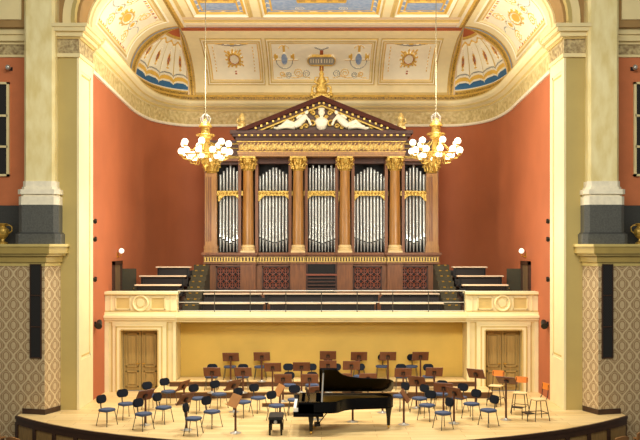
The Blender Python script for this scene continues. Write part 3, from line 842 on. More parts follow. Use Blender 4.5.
# pipes
def pipe(x, y, z0, z1, r, zm, flip=False):
    b = MB()
    b.lathe([(r*.35, z0), (r, zm-.04), (r, z1-.02), (r*.86, z1), (r*.8, z1-.06)] if not flip else [(r*.6, z0), (r, z0+.1), (r, z1-.02), (r*.8, z1)], (x, y, 0), 12)
    if not flip:
        b.prism([(x-r*.62, zm), (x+r*.62, zm), (x+r*.5, zm+r*2.0), (x, zm+r*3.2), (x-r*.5, zm+r*2.0)], y-r*1.02, y-r*.7, 1, Matrix(((1,0,0,0),(0,0,1,0),(0,1,0,0),(0,0,0,1))))
        b.box(x-r*.6, x+r*.6, y-r*1.12, y-r*.75, zm-.05, zm, 2)
    b.build('pipe', [silver, bright, black], organ, smooth=True)
bays = ((217.5, 241, 7), (257.5, 291, 10), (305, 339.5, 11), (353, 387, 10), (402.5, 427, 7))
for bi, (pa, pb, n_) in enumerate(bays):
    x0, x1 = ox(pa), ox(pb); st = (x1-x0)/n_; mid = (n_-1)/2
    for i in range(n_):
        x = x0+st*(i+.5); e = abs(i-mid)/mid
        zm = oz(242.5-5.5*e) if bi != 2 else oz(243-6*e)
        pipe(x, .42, oz(251.8), oz(194), st*.40, zm)
        tp = 163.5+10*e if bi in (0, 4) else (165.5+9.5*e if bi != 2 else 166+6*(1-e)-2)
        if bi == 2: tp = 164+7*e*0+ (3 if i % 2 else 0)
        pipe(x, .46, oz(193), oz(tp), st*.36, 0, True)
    # gilded fretwork rail between the two ranks, with drooping ends
    b = MB(); b.box(x0-.06, x1+.06, .16, .30, oz(195.4), oz(190.6))
    for k in range(int((x1-x0)/.14)): b.ball((x0+.07+k*.14, .15, oz(193)), .05, 6)
    for s in (-1, 1):
        xx = x0 if s < 0 else x1
        b.prism([(xx, oz(195)), (xx-s*.30, oz(195)), (xx-s*.16, oz(197.5)), (xx-s*.06, oz(201)), (xx, oz(201))], .17, .27, 0, Matrix(((1,0,0,0),(0,0,1,0),(0,1,0,0),(0,0,0,1))))
    b.build('gilded_fret', gold, organ)
    b = MB(); b.box(x0-.06, x1+.06, .2, .7, oz(163 if bi not in (0,4) else 164), oz(157)); b.build('bay_head', organdk, organ)
# entablature: outer bays low and set back, centre forward
def entab(x0, x1, y, rows, name):
    b = MB()
    for o_, pa, pb, mi in rows: b.box(x0-o_, x1+o_, y-o_, 2.6, oz(pa), oz(pb), mi)
    return b
for s in (-1, 1):
    x0, x1 = (-OW, -3.2) if s < 0 else (3.2, OW)
    b = entab(x0, x1, .0, ((0, 161, 158.5, 1), (.03, 158.5, 156, 2), (.0, 156, 149, 0), (.05, 149, 148, 2), (.08, 148, 145, 0), (.16, 145, 143.5, 2), (.22, 143.5, 141, 0)), '')
    b.build('side_entablature', [organdk, organwd, goldd], organ)
XE = 3.32
b = entab(-XE, XE, -.28, ((0, 157, 155, 0), (.03, 155, 152.5, 0), (.05, 152.5, 152, 2), (0, 152, 143, 1), (.06, 143, 142, 2), (.10, 142, 138, 3), (.22, 138, 135.5, 3), (.30, 135.5, 132, 3)), '')
ent = b.build('entablature', [colwd, organwd, gold, organdk], organ)
b = MB()                                           # gilded relief on the frieze
for k in range(44):
    x = -XE+.12+k*(2*XE-.24)/43
    b.ball((x, -.29, oz(148+.8*math.sin(k*1.9))), .10, 6, sc=(1.0, .5, 1.2))
    b.tube([(x-.06, -.30, oz(151)), (x, -.34, oz(149.5)), (x+.06, -.31, oz(145)), (x+.1, -.30, oz(144))], .028, 5)
b.build('frieze_relief', mat('pale gilding', (206, 176, 104), .45, .3, var=.3, scale=14), organ, smooth=True)
b = MB()
for k in range(27):
    x = -XE+.06+k*(2*XE-.12)/26; MB().box(x-.042, x+.042, -.54, -.36, oz(137.7), oz(136.1)).build('dentil', gold, ent)
# pediment
za, zt_ = oz(132), oz(98); XP = ox(238)
Mxz = Matrix(((1,0,0,0),(0,0,1,0),(0,1,0,0),(0,0,0,1)))
tz = zt_-.26
ped = MB().prism([(XP+.35, za), (-XP-.35, za), (0, tz-.12)], -.20, 2.4, 0, Mxz).build('pediment', mat('tympanum wood', (84, 54, 26), .5, var=.3, scale=6), organ)
b = MB()
sl = (zt_-za)/(-XP)
for s in (-1, 1):
    P = [(s*(-XP+.02), za), (0, zt_), (0, zt_-.20), (s*(-XP-.42), za)]
    b.prism(P if s > 0 else P[::-1], -.66, 2.3, 0, Mxz)
    P = [(s*(-XP-.42), za), (0, zt_-.20), (0, zt_-.33), (s*(-XP-.76), za)]
    b.prism(P if s > 0 else P[::-1], -.50, 2.3, 1, Mxz)
    P = [(s*(-XP-.76), za), (0, zt_-.33), (0, zt_-.40), (s*(-XP-.94), za)]
    b.prism(P if s > 0 else P[::-1], -.40, 2.3, 2, Mxz)
b.build('raking_cornice', [mat('red brown cornice', (66, 28, 16), .7, spec=.2), organdk, gold], ped)
b = MB()
for s in (-1, 1):
    for k in range(12):
        t = (k+.6)/12; x = s*(-XP-.62)*(1-t); z = za+(zt_-.30-za)*t+.02
        MB().box(x-.04, x+.04, -.60, -.44, z-.03, z+.05).build('dentil', gold, ped)
# tympanum sculpture: a bust between two reclining figures, scrolls at the corners
b = MB()
b.ball((0, -.36, za+.74), .15, 10, sc=(.85, .9, 1.1)); b.ball((0, -.32, za+.87), .13, 8, sc=(1.1, .9, .5)); b.ball((0,-.48,za+.72), .035, 6)
b.tube([(0,-.30,za+.64),(0,-.30,za+.50)], .07, 8)
b.lathe([(.10,.02),(.18,.08),(.22,.22),(.28,.36),(.22,.46),(.08,.53)], (0,-.28,za+.03), 14, sy=.55)
b.build('bust_relief', ivory, ped, smooth=True)
for s in (-1, 1):
    b = MB()
    def tb(pts, r, n=8): b.tube([(s*x, y, za+z) for x, y, z in pts], r, n)
    tb([(.62,-.30,.62),(.75,-.32,.48),(.92,-.33,.30),(1.08,-.34,.20)], [.10,.15,.15,.14], 10)          # torso leaning back
    b.ball((s*.60,-.34,za+.76), .10, 8, sc=(.9,.95,1.1))
    tb([(.66,-.36,.58),(.50,-.42,.42),(.42,-.40,.22)], [.06,.05,.04])                                  # near arm
    tb([(.68,-.30,.58),(.86,-.36,.62),(1.0,-.38,.50)], [.06,.05,.04])
    tb([(1.06,-.36,.22),(1.36,-.38,.36),(1.60,-.36,.18),(1.72,-.36,.16)], [.12,.10,.07,.05])            # legs
    tb([(1.06,-.32,.16),(1.42,-.34,.18),(1.78,-.34,.10),(1.90,-.36,.12)], [.11,.09,.06,.04])
    b.build('reclining_figure', ivory, ped, smooth=True)
    b = MB()
    for cx_, cz_, rr in ((.36,.30,.15), (.95,.66,.12), (1.30,.55,.10), (2.02,.18,.13), (2.30,.12,.09), (1.62,.42,.09), (.34,.72,.10), (.62,.20,.10), (.82,.14,.08), (1.16,.44,.08), (1.85,.34,.07), (2.58,.07,.06), (.25,1.02,.10), (.5,.95,.08), (.72,.88,.07), (1.5,.52,.06), (.18,.55,.07)):
        pts = [(s*(cx_+rr*(1-t/9)*math.cos(t)), -.26, za+cz_+rr*(1-t/9)*math.sin(t)) for t in lins(0, 7, 18)]
        b.tube(pts, .042, 6)
    b.build('scroll_relief', gold, ped, smooth=True)
# finial and corner ornaments
b = MB(); z0 = zt_-.06
b.box(-.34, .34, -.25, .3, z0, z0+.10)
b.lathe([(.30,.08),(.33,.20),(.22,.30),(.26,.44),(.16,.62),(.20,.74),(.08,.95),(.11,1.03),(.04,1.16),(.02,1.32)], (0,0,z0), 14, sy=.6)
for s in (-1, 1):
    b.tube([(s*.12,-.1,z0+.12),(s*.38,-.12,z0+.26),(s*.36,-.12,z0+.48),(s*.2,-.12,z0+.54),(s*.16,-.12,z0+.42)], [.07,.06,.05,.04,.03], 6)
    b.tube([(s*.08,-.1,z0+.6),(s*.27,-.12,z0+.68),(s*.25,-.12,z0+.86),(s*.12,-.12,z0+.88)], [.05,.045,.035,.02], 6)
    b.ball((s*.38,-.1,z0+.16), .10, 8)
b.build('finial', gold, organ, smooth=True)
for s in (-1, 1):
    b = MB(); x = s*3.2; z0 = oz(128)
    b.box(x-.17, x+.17, -.1, .25, oz(132), z0+.06)
    b.lathe([(.14,.05),(.17,.16),(.08,.26),(.13,.38),(.11,.48),(.03,.62)], (x,.05,z0), 10, sy=.6)
    b.tube([(x+s*.02,.0,z0+.1),(x+s*.2,.0,z0+.22),(x+s*.18,.0,z0+.36),(x+s*.08,0,z0+.36)], [.05,.045,.035,.02], 6)
    b.build('corner_ornament', mat('pale gilding', (226,190,104)), organ, smooth=True)

# ------------------------------------------------------------------ chandeliers
def chandelier():
    t = empty('chandelier', (0, 0, 0))                # origin at the centre of the globe rings
    MB().lathe([(.02,1.15),(.08,1.10),(.13,1.04),(.18,.96),(.23,.90),(.23,.86),(.15,.84),(.16,.62),(.21,.55),(.22,.46),(.15,.40),(.11,.28),(.15,.16),(.15,.02),(.24,-.06),(.24,-.13),(.12,-.22),(.15,-.30),(.09,-.40),(.10,-.46),(.04,-.54),(.02,-.6)][::-1], n=18).build('body', gold, t, smooth=True)
    MB().tube([(.62*math.cos(a), .62*math.sin(a), -.10) for a in lins(0, 2*PI, 33)], .03, 6).tube([(.30*math.cos(a), .30*math.sin(a), .58) for a in lins(0, 2*PI, 25)], .03, 6).build('ring', gold, t, smooth=True)
    MB().cyl((0,0,1.12),(0,0,6.0), .014, n=8).build('cable', mat('pale cable', (128,118,92), .6), t)
    cr = MB()
    for k in range(6):
        a = 2*PI*k/6; cr.tube([(.14*math.cos(a), .14*math.sin(a), 1.0), (.17*math.cos(a), .17*math.sin(a), 1.18), (.05*math.cos(a), .05*math.sin(a), 1.32)], .02, 5)
    cr.build('crown', bright, t, smooth=True)
    for nring, (n_, rad, z, off) in enumerate(((7, .80, .30, .2), (11, .84, .0, 0), (6, .56, -.17, .39))):
        for k in range(n_):
            a = 2*PI*k/n_+off; c, s = math.cos(a), math.sin(a)
            arm = MB().tube([(.2*c,.2*s,-.02 if z < .2 else .34), (rad*.6*c, rad*.6*s, z-.26), (rad*.92*c, rad*.92*s, z-.24), (rad*c, rad*s, z-.12)], .018, 5).cyl((rad*c, rad*s, z-.15), (rad*c, rad*s, z-.10), .06, .07, 8).build('arm', gold, t, smooth=True)
            MB().ball((rad*c, rad*s, z), .115, 12).build('globe', globe_m, arm, smooth=True)
    return t
CD = 29.5
ch = chandelier(); ch.location = (X(205.5, CD), CD, Z(152, CD))
tag(ch, 'gilded chandelier of lit white globes hanging left of the organ pediment', 'chandelier', 'chandeliers over the stage')
c2 = dup(ch, (X(436, CD), CD, Z(151, CD)), R(10))
tag(c2, 'gilded chandelier of lit white globes hanging right of the organ pediment', 'chandelier', 'chandeliers over the stage')

# ------------------------------------------------------------------ stage risers
ZA, ZBR, ZCR = .40, .22, .13
DB = DF(398.5); DA = DF(386.6, ZBR); DC = DF(407)
def riser(x0, x1, y0, y1, z0, z1, label, ynarrow=None):
    t = empty('stage_riser', ((x0+x1)/2, y0, z0)); tag(t, label, 'riser', 'stage risers'); c = (x0+x1)/2
    P = [(x0-c, 0), (x1-c, 0), (x1-c, y1-y0), (x0-c, y1-y0)]
    if ynarrow: P = [(x0-c, 0), (x1-c, 0), (x1-c, ynarrow-y0), (5.14-c, ynarrow-y0), (5.14-c, y1-y0), (-5.14-c, y1-y0), (-5.14-c, ynarrow-y0), (x0-c, ynarrow-y0)]
    MB().prism(P, z1-z0-.03, z1-z0).build('deck', floor_m, t)
    MB().prism([(x*.998, y*.99+.02) for x, y in P], 0, z1-z0-.03).build('skirt', mat('dark riser skirt', (88, 56, 28), .6, var=.2), t)
riser(X(152, DB), X(493, DB), DB, YY-.02, 0, ZBR, 'wide low riser with dark wooden front edge, lower step behind the chairs', YF-.03)
riser(X(169, DA), X(476, DA), DA, YY-.03, ZBR, ZA, 'upper riser with dark front edge directly before the yellow wall', YF-.03)
riser(X(262, DC), X(381, DC), DC, DB-.01, 0, ZCR, 'small low riser in the middle behind the grand piano')

# ------------------------------------------------------------------ orchestra chairs
def make_chair():
    t = empty('orchestra_chair'); t.scale = (.95, .95, .97)                        # faces -y
    b = MB(); pl = rrect(.47, .45, .17, 6)
    b.prism([(x*.95, y*.95) for x, y in pl], .425, .435); b.prism(pl, .435, .468); b.prism([(x*.93, y*.93) for x, y in pl], .468, .485)
    b.build('seat', navyseat, t, smooth=True)
    b = MB(); M = Matrix.Translation((0, .235, .755)) @ Matrix.Rotation(R(-10), 4, 'X') @ Mxz
    pl = rrect(.385, .25, .12, 6)
    b.prism(pl, -.025, .025, 0, M); b.prism([(x*.9, y*.86) for x, y in pl], -.036, .036, 0, M)
    b.build('backrest', navy, t, smooth=True)
    b = MB()
    b.tube([(0, .17, .425), (0, .235, .44), (0, .26, .55), (0, .262, .74)], .02, 6)
    b.build('back_post', chrome, t, smooth=True)
    b = MB(); b.tube([(-.17,-.15,.42),(.17,-.15,.42),(.17,.15,.42),(-.17,.15,.42),(-.17,-.15,.42)], .013, 6); b.build('seat_frame', chrome, t)
    for sx in (-1, 1):
        for sy in (-1, 1):
            l = MB().tube([(sx*.17, sy*.15, .42), (sx*.225, sy*.215, .014)], .0125, 6).build('leg', chrome, t)
            MB().cyl((sx*.226, sy*.216, .004), (sx*.2245, sy*.2145, .022), .017, n=8).build('rubber_foot', blackmt, l)
    return t
chair0 = make_chair(); used = []
def place(proto, flag, x, y, z, rz, label, cat, group):
    if not flag: t = proto; flag.append(1); t.location = (x, y, z); t.rotation_euler = (0, 0, rz)
    else: t = dup(proto, (x, y, z), rz)
    return tag(t, label, cat, group)
def heading(fx, fy): return math.atan2(fx, -fy)        # turn local -y to (fx, fy)
# (pixel of the floor under the seat, riser height, facing, label)
CH = [
 (107, 425, 0, (.85,-.5), 'blue padded chair standing alone at the far left of the front row'),
 (126, 418.5, 0, (.65,-.75), 'blue padded chair second from the far left, just left of a music stand'),
 (143.5, 429.5, 0, (.8,-.6), 'blue padded chair in the front row before the leftmost music stand'),
 (151, 409.5, 0, (.7,-.7), 'blue padded chair behind the desk of the leftmost music stand'),
 (163.5, 422.5, 0, (.9,-.45), 'blue padded chair in the second row right of the leftmost stand'),
 (168.5, 405, 0, (.7,-.7), 'blue padded chair at the left back corner next to the lower riser end'),
 (198, 412.5, 0, (.7,-.7), 'blue padded chair in third row before the lower riser, right of two tilted stands'),
 (193.5, 434.5, 0, (.97,-.2), 'blue padded chair nearest the stage edge, seen side-on with narrow back'),
 (212, 427, 0, (.8,-.6), 'blue padded chair right of the side-on front chair, left of the pale tilted stand'),
 (219, 408, 0, (.7,-.75), 'blue padded chair before the lower riser, below the leftmost desk on it'),
 (243.5, 416.5, 0, (.75,-.6), 'blue padded chair directly behind the pale tilted stand on the left'),
 (258.5, 412, 0, (.7,-.75), 'blue padded chair two places left of the piano, behind the bench'),
 (276.5, 420.5, 0, (.7,-.7), 'blue padded chair directly behind the black piano bench'),
 (295, 414, 0, (.1,-1), 'blue padded chair behind the piano keyboard'),
 (400, 410, 0, (-.8,-.6), 'blue padded chair just beyond the tail of the grand piano'),
 (419.5, 412.5, 0, (-.75,-.65), 'blue padded chair in third row right, second from the piano tail'),
 (427, 420, 0, (-.6,-.8), 'blue padded chair with tilted broad back in the second row right'),
 (443, 428.5, 0, (-.88,-.45), 'blue padded chair nearest the edge right of the piano, beside a music stand'),
 (441, 408, 0, (-.3,-.95), 'blue padded chair half hidden behind a brown stand desk on the right'),
 (459.5, 411.5, 0, (-.6,-.75), 'blue padded chair before the right end of the lower riser'),
 (471.5, 418.5, 0, (-.75,-.65), 'blue padded chair second from the right, behind the last front chair'),
 (488.5, 425.5, 0, (-.85,-.5), 'rightmost blue padded chair, left of the tall stools'),
 # middle, on the small riser
 (289, 398.5, ZCR, (0,-1), 'blue padded chair behind the left desk on the small middle riser'),
 (312, 398.5, ZCR, (0,-1), 'blue padded chair on the middle riser just left of the piano lid'),
 # lower riser
 (211.5, 389.5, ZBR, (0,-1), 'leftmost blue chair on the lower riser'),
 (242.5, 389.5, ZBR, (0,-1), 'second blue chair from the left on the lower riser'),
 (288, 389, ZBR, (0,-1), 'third blue chair from the left on the lower riser, back seen between two desks'),
 (311.5, 389, ZBR, (0,-1), 'fourth blue chair from the left on the lower riser, left of the piano lid'),
 (336, 389, ZBR, (0,-1), 'blue chair on the lower riser behind the tall end of the piano lid'),
 (360, 389, ZBR, (0,-1), 'blue chair on the lower riser behind the middle of the piano lid'),
 (401.5, 389.5, ZBR, (0,-1), 'second blue chair from the right on the lower riser'),
 (429, 389.5, ZBR, (0,-1), 'rightmost blue chair on the lower riser'),
 # upper riser
 (230, 379, ZA, (0,-1), 'leftmost blue chair on the upper riser by the yellow wall'),
 (260.5, 379, ZA, (0,-1), 'second blue chair from the left on the upper riser'),
 (328, 379, ZA, (0,-1), 'third blue chair from the left on the upper riser, above the piano lid'),
 (359, 379, ZA, (0,-1), 'fourth blue chair from the left on the upper riser, behind the piano lid'),
 (382, 378.5, ZA, (-.2,-1), 'second blue chair from the right on the upper riser'),
 (411.5, 378.5, ZA, (-.2,-1), 'rightmost blue chair on the upper riser'),
]
for px, py, z, f, lab in CH:
    D = DF(py, z); place(chair0, used, X(px, D), D, z, heading(*f), lab, 'chair', 'blue padded orchestra chairs')

# ------------------------------------------------------------------ music stands
def make_stand():
    t = empty('music_stand')                            # reader stands at -y side; desk faces -y and up
    MB().lathe([(.165,0),(.165,.012),(.06,.03),(.045,.06)], n=20).build('base', bright, t, smooth=True)
    MB().cyl((0,0,.03),(0,0,1.0), .033, .028, n=10).build('pole', polewd, t, smooth=True)
    dk = MB()
    dk.box(-.29, .29, -.012, .012, -.19, .19).box(-.29, .29, -.07, -.012, -.19, -.172)
    d = dk.build('desk', deskwd, t, bevel=.004)
    MB().box(-.06, .06, .012, .05, -.08, .04).build('bracket', blackmt, d)
    return t
stand0 = make_stand(); sused = []
def put_stand(px, py, z, f, h, lab, tiltdeg=32):
    D = DF(py, z); t = place(stand0, sused, X(px, D), D, z, heading(*f), lab, 'music stand', 'wooden music stands')
    for c in [o for o in COL.objects if o.parent == t]:
        if c.name.startswith('desk'): c.location = (0, -.03, h); c.rotation_euler = (R(-tiltdeg), 0, 0)
        if c.name.startswith('pole'): c.scale = (1, 1, h)
        if c.name.startswith('desk') and 'pale' in lab.split(',')[0].split('beyond')[0]:
            c.material_slots[0].link = 'OBJECT'; c.material_slots[0].material = mat('lit desk wood', (172, 118, 68), .4, var=.12)  # lit copy of the desk wood, light put into its colour
ST = [
 (145.5, 425, 0, (-.75,.6), .86, 'leftmost wooden music stand on the stage, tilted desk among the left chairs'),
 (184, 404.5, 0, (-.9,.35), .62, 'low wooden music stand tilted against the dark edge of the lower riser, far left'),
 (186.5, 430, 0, (-.8,.5), .88, 'wooden music stand directly behind the side-on front chair'),
 (234, 412, 0, (-.75,.6), .84, 'dark tilted music stand left of centre, beyond the pale tilted one'),
 (235.5, 433, 0, (-.75,-.45), .90, 'pale lit music stand nearest the stage edge left of the piano bench'),
 (280, 414, 0, (-.93,-.35), .74, 'pale lit music stand between the bench and the lower riser'),
 (317, 419.5, 0, (-.4,.9), .84, 'music stand standing just behind the piano lid prop'),
 (352.7, 421.8, 0, (0,1), .86, 'music stand whose pole and foot show beneath the piano belly'),
 (382.5, 412.7, 0, (0,1), .80, 'music stand whose silver foot shows left of the piano tail leg'),
 (403.8, 424.7, 0, (.97,-.22), .84, 'music stand just right of the piano tail'),
 (416.5, 408, 0, (.5,.85), .86, 'tilted reddish music stand on the floor below the two right riser desks'),
 (443.5, 413, 0, (.3,.95), .78, 'brown music stand hiding a chair right of centre'),
 (454, 423.4, 0, (.7,.5), .90, 'music stand beside the front right chair'),
 (475.5, 405, 0, (.55,.8), 1.02, 'tall dark music stand by the right end of the lower riser'),
 (506, 420, 0, (.45,.75), 1.18, 'rightmost music stand, tall, in front of the stools', 52),
 # small middle riser
 (283, 401.5, ZCR, (0,1), .74, 'left music stand on the small middle riser'),
 (309.5, 401.5, ZCR, (0,1), .74, 'music stand on the small middle riser left of the piano lid'),
 (343, 401.5, ZCR, (0,1), .76, 'music stand on the middle riser peeping over the dip of the piano lid'),
 (368, 401.5, ZCR, (0,1), .76, 'reddish music stand on the middle riser just over the piano lid'),
 # lower riser
 (212, 392.8, ZBR, (0,1), .70, 'leftmost music stand on the lower riser'),
 (243, 392.8, ZBR, (0,1), .70, 'second music stand from the left on the lower riser'),
 (272.6, 392.8, ZBR, (0,1), .86, 'third music stand from the left on the lower riser'),
 (301.5, 392.8, ZBR, (0,1), .88, 'fourth music stand from the left on the lower riser'),
 (328, 392.8, ZBR, (0,1), .94, 'music stand on the lower riser above the tall end of the piano lid'),
 (351.4, 392.8, ZBR, (0,1), .92, 'music stand on the lower riser over the middle of the piano lid'),
 (403.2, 392.8, ZBR, (0,1), .68, 'second music stand from the right on the lower riser'),
 (434.3, 392.8, ZBR, (0,1), .70, 'rightmost music stand on the lower riser'),
 # upper riser
 (230.7, 381.5, ZA, (0,1), .86, 'leftmost music stand on the upper riser by the yellow wall'),
 (261.8, 381.5, ZA, (0,1), .88, 'second music stand from the left on the upper riser'),
 (328, 381.5, ZA, (0,1), .92, 'third music stand from the left on the upper riser'),
 (359, 381.5, ZA, (0,1), .89, 'fourth music stand from the left on the upper riser'),
 (388, 381.5, ZA, (0,1), .89, 'second music stand from the right on the upper riser'),
 (420.5, 381.5, ZA, (0,1), .89, 'rightmost music stand on the upper riser'),
]
for s in ST: put_stand(*s)

# ------------------------------------------------------------------ bar stools
def make_stool():
    t = empty('bar_stool')                              # faces -y
    MB().prism(rrect(.42, .40, .08, 4), .60, .63).build('seat', palewd, t, bevel=.006)
    b = MB(); b.prism(rrect(.40, .19, .05, 4), -.012, .012, 0, Matrix.Translation((0, .24, .99)) @ Matrix.Rotation(R(-8), 4, 'X') @ Mxz)
    b.build('backrest', orange, t)
    for s in (-1, 1): MB().tube([(s*.17,.15,.60),(s*.17,.21,.72),(s*.17,.235,1.05)], .013, 6).build('back_upright', blackmt, t, smooth=True)
    for sx in (-1, 1):
        for sy in (-1, 1): MB().tube([(sx*.16, sy*.15, .60), (sx*.24, sy*.24, 0.005)], .0135, 6).build('leg', blackmt, t)
    b = MB()
    b.tube([(-.21,-.21,.22),(.21,-.21,.22),(.21,.21,.22),(-.21,.21,.22),(-.21,-.21,.22)], .011, 6); b.tube([(-.16,-.15,.59),(.16,-.15,.59),(.16,.15,.59),(-.16,.15,.59),(-.16,-.15,.59)], .011, 6)
    b.build('rung', blackmt, t)
    b = MB(); b.box(-.17, .17, -.46, -.24, .21, .235); b.tube([(-.16,-.45,.21),(-.16,-.45,.005)], .012, 6); b.tube([(.16,-.45,.21),(.16,-.45,.005)], .012, 6)
    b.build('footrest', blackmt, t)
    return t
st0 = make_stool(); stused = []
for px, py, f, lab in ((496, 404.5, (-.45,-.8), 'tall stool with orange back farthest left, before the right stage door'),
                       (520, 412.5, (-.4,-.85), 'middle tall stool with orange back and pale seat'),
                       (538.5, 419.8, (-.95,-.25), 'rightmost tall stool seen from the side, near the right pier')):
    D = DF(py); place(st0, stused, X(px, D), D, 0, heading(*f), lab, 'stool', 'tall stools with orange backs')

# ------------------------------------------------------------------ grand piano (keyboard to the left, lid open)
piano = empty('grand_piano', (X(293.5, 23.45), 24.0, 0)); piano.scale = (1.03, 1, 1)
tag(piano, 'black lacquered concert grand piano with its lid propped open', 'grand piano')
side = [(.14,-.76),(.95,-.76),(1.08,-.745),(1.18,-.68),(1.26,-.54),(1.36,-.38),(1.52,-.26),(1.8,-.18),(2.2,-.12),(2.5,-.06),(2.64,.02),(2.72,.16),(2.74,.34),(2.72,.52),(2.62,.67),(2.45,.75),(2.2,.76),(.14,.76)]
def inset(poly, d):
    n = len(poly); out = []
    for i in range(n):
        p0, p1, p2 = Vector(poly[i-1]), Vector(poly[i]), Vector(poly[(i+1)%n])
        a = (p1-p0).normalized(); c = (p2-p1).normalized(); nn = (Vector((-a.y, a.x))+Vector((-c.y, c.x))).normalized()
        out.append(tuple(p1+nn*d/max(.5, nn.dot(Vector((-a.y, a.x))))))
    return out
ins = inset(side, .05)
b = MB(); n = len(side); zr0, zr1 = .60, .91
for (x, y), (xi2, yi2) in zip(side, ins): b.v += [(x,y,zr0),(x,y,zr1),(xi2,yi2,zr1),(xi2,yi2,zr0)]
for i in range(n):
    for k in range(4): b.f.append((i*4+k, ((i+1)%n)*4+k, ((i+1)%n)*4+(k+1)%4, i*4+(k+1)%4)); b.mi.append(0)
b.prism(side, zr0-.0, zr0+.03)
b.build('case', blackl, piano, smooth=True)
b = MB(); b.prism([p for p in ins if p[0] > .2] , .80, .82, 0); b.build('soundboard', mat('soundboard spruce', (188, 128, 56), .4, var=.1), piano)
b = MB(); b.prism([(.75,-.62),(1.05,-.60),(1.22,-.38),(1.5,-.16),(2.3,-.02),(2.6,.2),(2.55,.5),(2.2,.66),(.75,.66)], .825, .85); b.build('iron_frame', brass, piano)
b = MB(); b.box(.0,.80,-.76,.76,.50,.63); b.box(.13,.55,-.76,-.70,.62,.86); b.box(.0,.14,-.76,-.70,.62,.635); b.box(.0,.55,.70,.76,.62,.86); b.box(.30,.60,-.71,.71,.62,.905)
b.build('keybed', blackl, piano, bevel=.008)
b = MB(); b.box(.0,.19,-.72,.695,.64,.74); b.build('white_keys', ivkey, piano)
b = MB()
for k in range(36): b.box(.08,.19,-.67+k*.0375,-.655+k*.0375,.74,.755)
b.build('black_keys', blackl, piano)
b = MB(); b.box(.0,.03,-.71,.71,.62,.66); b.box(.19,.21,-.7,.7,.62,.90); b.build('fallboard', blackl, piano)
b = MB(); b.prism([(-.38,0),(.38,0),(.34,.24),(.2,.27),(-.2,.27),(-.34,.24)], -.01, .01, 0, Matrix.Translation((.42, 0, .91)) @ Matrix.Rotation(R(90), 4, 'Z') @ Matrix.Rotation(R(-20), 4, 'X') @ Mxz); b.build('music_desk', blackl, piano)
# lid hinged on the far (bass) side
lid_poly = [(.69,-.77),(.98,-.77),(1.10,-.755),(1.18,-.69),(1.26,-.52),(1.36,-.37),(1.52,-.26),(1.8,-.18),(2.2,-.14),(2.5,-.11),(2.64,-.07),(2.73,.03),(2.77,.2),(2.77,.52),(2.72,.70),(2.6,.76),(.69,.76)]
ML = Matrix.Translation((0, .76, .93)) @ Matrix.Rotation(R(-33), 4, 'X') @ Matrix.Translation((0, -.76, 0))
lid = MB().prism(lid_poly, 0, .028, 0, ML).build('lid', blackl, piano, bevel=.006)
MB().prism([(.70,-.77),(1.16,-.77),(1.16,.75),(.70,.75)], .030, .055, 0, ML).build('front_flap', blackl, lid, bevel=.006)
pt = ML @ Vector((.80, -.55, 0))
MB().tube([(.76,-.69,.90), tuple(pt)], .022, 8).build('lid_prop', bright, piano)
def pleg(x, y, ztop):
    l = MB().lathe([(.045,.09),(.05,.14),(.055,.30),(.085,.52),(.10,.60),(.10,ztop)], (x,y,0), 8).build('leg', blackl, piano, smooth=False)
    MB().cyl((x-.02,y,.045),(x+.02,y,.045), .045, n=14).cyl((x,y,.04),(x,y,.10), .03, n=10).build('caster', brass, l, smooth=True)
pleg(.47,-.60,.60); pleg(.47,.60,.60); pleg(2.60,.18,.66)
b = MB(); b.box(.62,.68,-.04,.0,.16,.56); b.box(.62,.68,.0,.04,.16,.56); b.box(.55,.72,-.16,.16,.12,.19); b.tube([(.68,0,.18),(1.0,0,.60)], .014, 6)
ly = b.build('pedal_lyre', blackl, piano)
for k in (-1, 0, 1): MB().box(.45,.58,k*.08-.02,k*.08+.02,.07,.085).tube([(.57,k*.08,.08),(.63,k*.08,.14)], .012, 6).build('pedal', brass, ly)
# bench
bn = empty('piano_bench', (X(276, DF(433.5)), DF(433.5)+.12, 0)); tag(bn, 'black piano bench with round side knob, left of the grand piano', 'bench')
MB().prism(rrect(.40, .74, .03, 3), .42, .50).build('cushion', mat('black leather', (20,20,22), .45, var=.15), bn, bevel=.015)
MB().box(-.18,.18,-.35,.35,.31,.42).build('apron', blackl, bn)
for sx in (-1, 1):
    for sy in (-1, 1): MB().cyl((sx*.155,sy*.32,.31),(sx*.16,sy*.325,0), .038, .026, n=10).build('leg', blackl, bn, smooth=True)
for s in (-1, 1): MB().cyl((0,s*.35,.365),(0,s*.41,.365), .05, .042, n=16).build('knob', bright, bn, smooth=True)

# ------------------------------------------------------------------ seats of the hall in the lower corners
def make_seat():
    t = empty('hall_seat')
    MB().prism(rrect(.50, .46, .08, 4), .42, .48).build('seat', mat('brown seat cloth', (104,70,40), .8), t, bevel=.01)
    b = MB()
    pts = [(-.25+.5*k/10, .24+.05*math.sin(PI*k/10)-.02, 0) for k in range(11)]
    for k in range(10):
        x0, y0, _ = pts[k]; x1, y1, _ = pts[k+1]
        b.add([(x0,y0,.5),(x1,y1,.5),(x1,y1+.04,.5),(x0,y0+.04,.5),(x0,y0+.05,.92+.05*math.sin(PI*k/10)),(x1,y1+.05,.92+.05*math.sin(PI*(k+1)/10)),(x1,y1+.09,.92+.05*math.sin(PI*(k+1)/10)),(x0,y0+.09,.92+.05*math.sin(PI*k/10))],
              [(0,3,2,1),(4,5,6,7),(0,1,5,4),(1,2,6,5),(2,3,7,6),(3,0,4,7)])
    b.build('backrest', mat('seat back wood', (150,104,58), .5), t)
    for s in (-1, 1):
        MB().box(s*.28-.025, s*.28+.025, -.2, .25, .62, .66).build('armrest', mat('seat back wood', (150,104,58)), t)
        MB().box(s*.28-.02, s*.28+.02, -.15, .22, 0, .62).build('side_support', darkwd, t)
    return t
se0 = make_seat(); seu = []
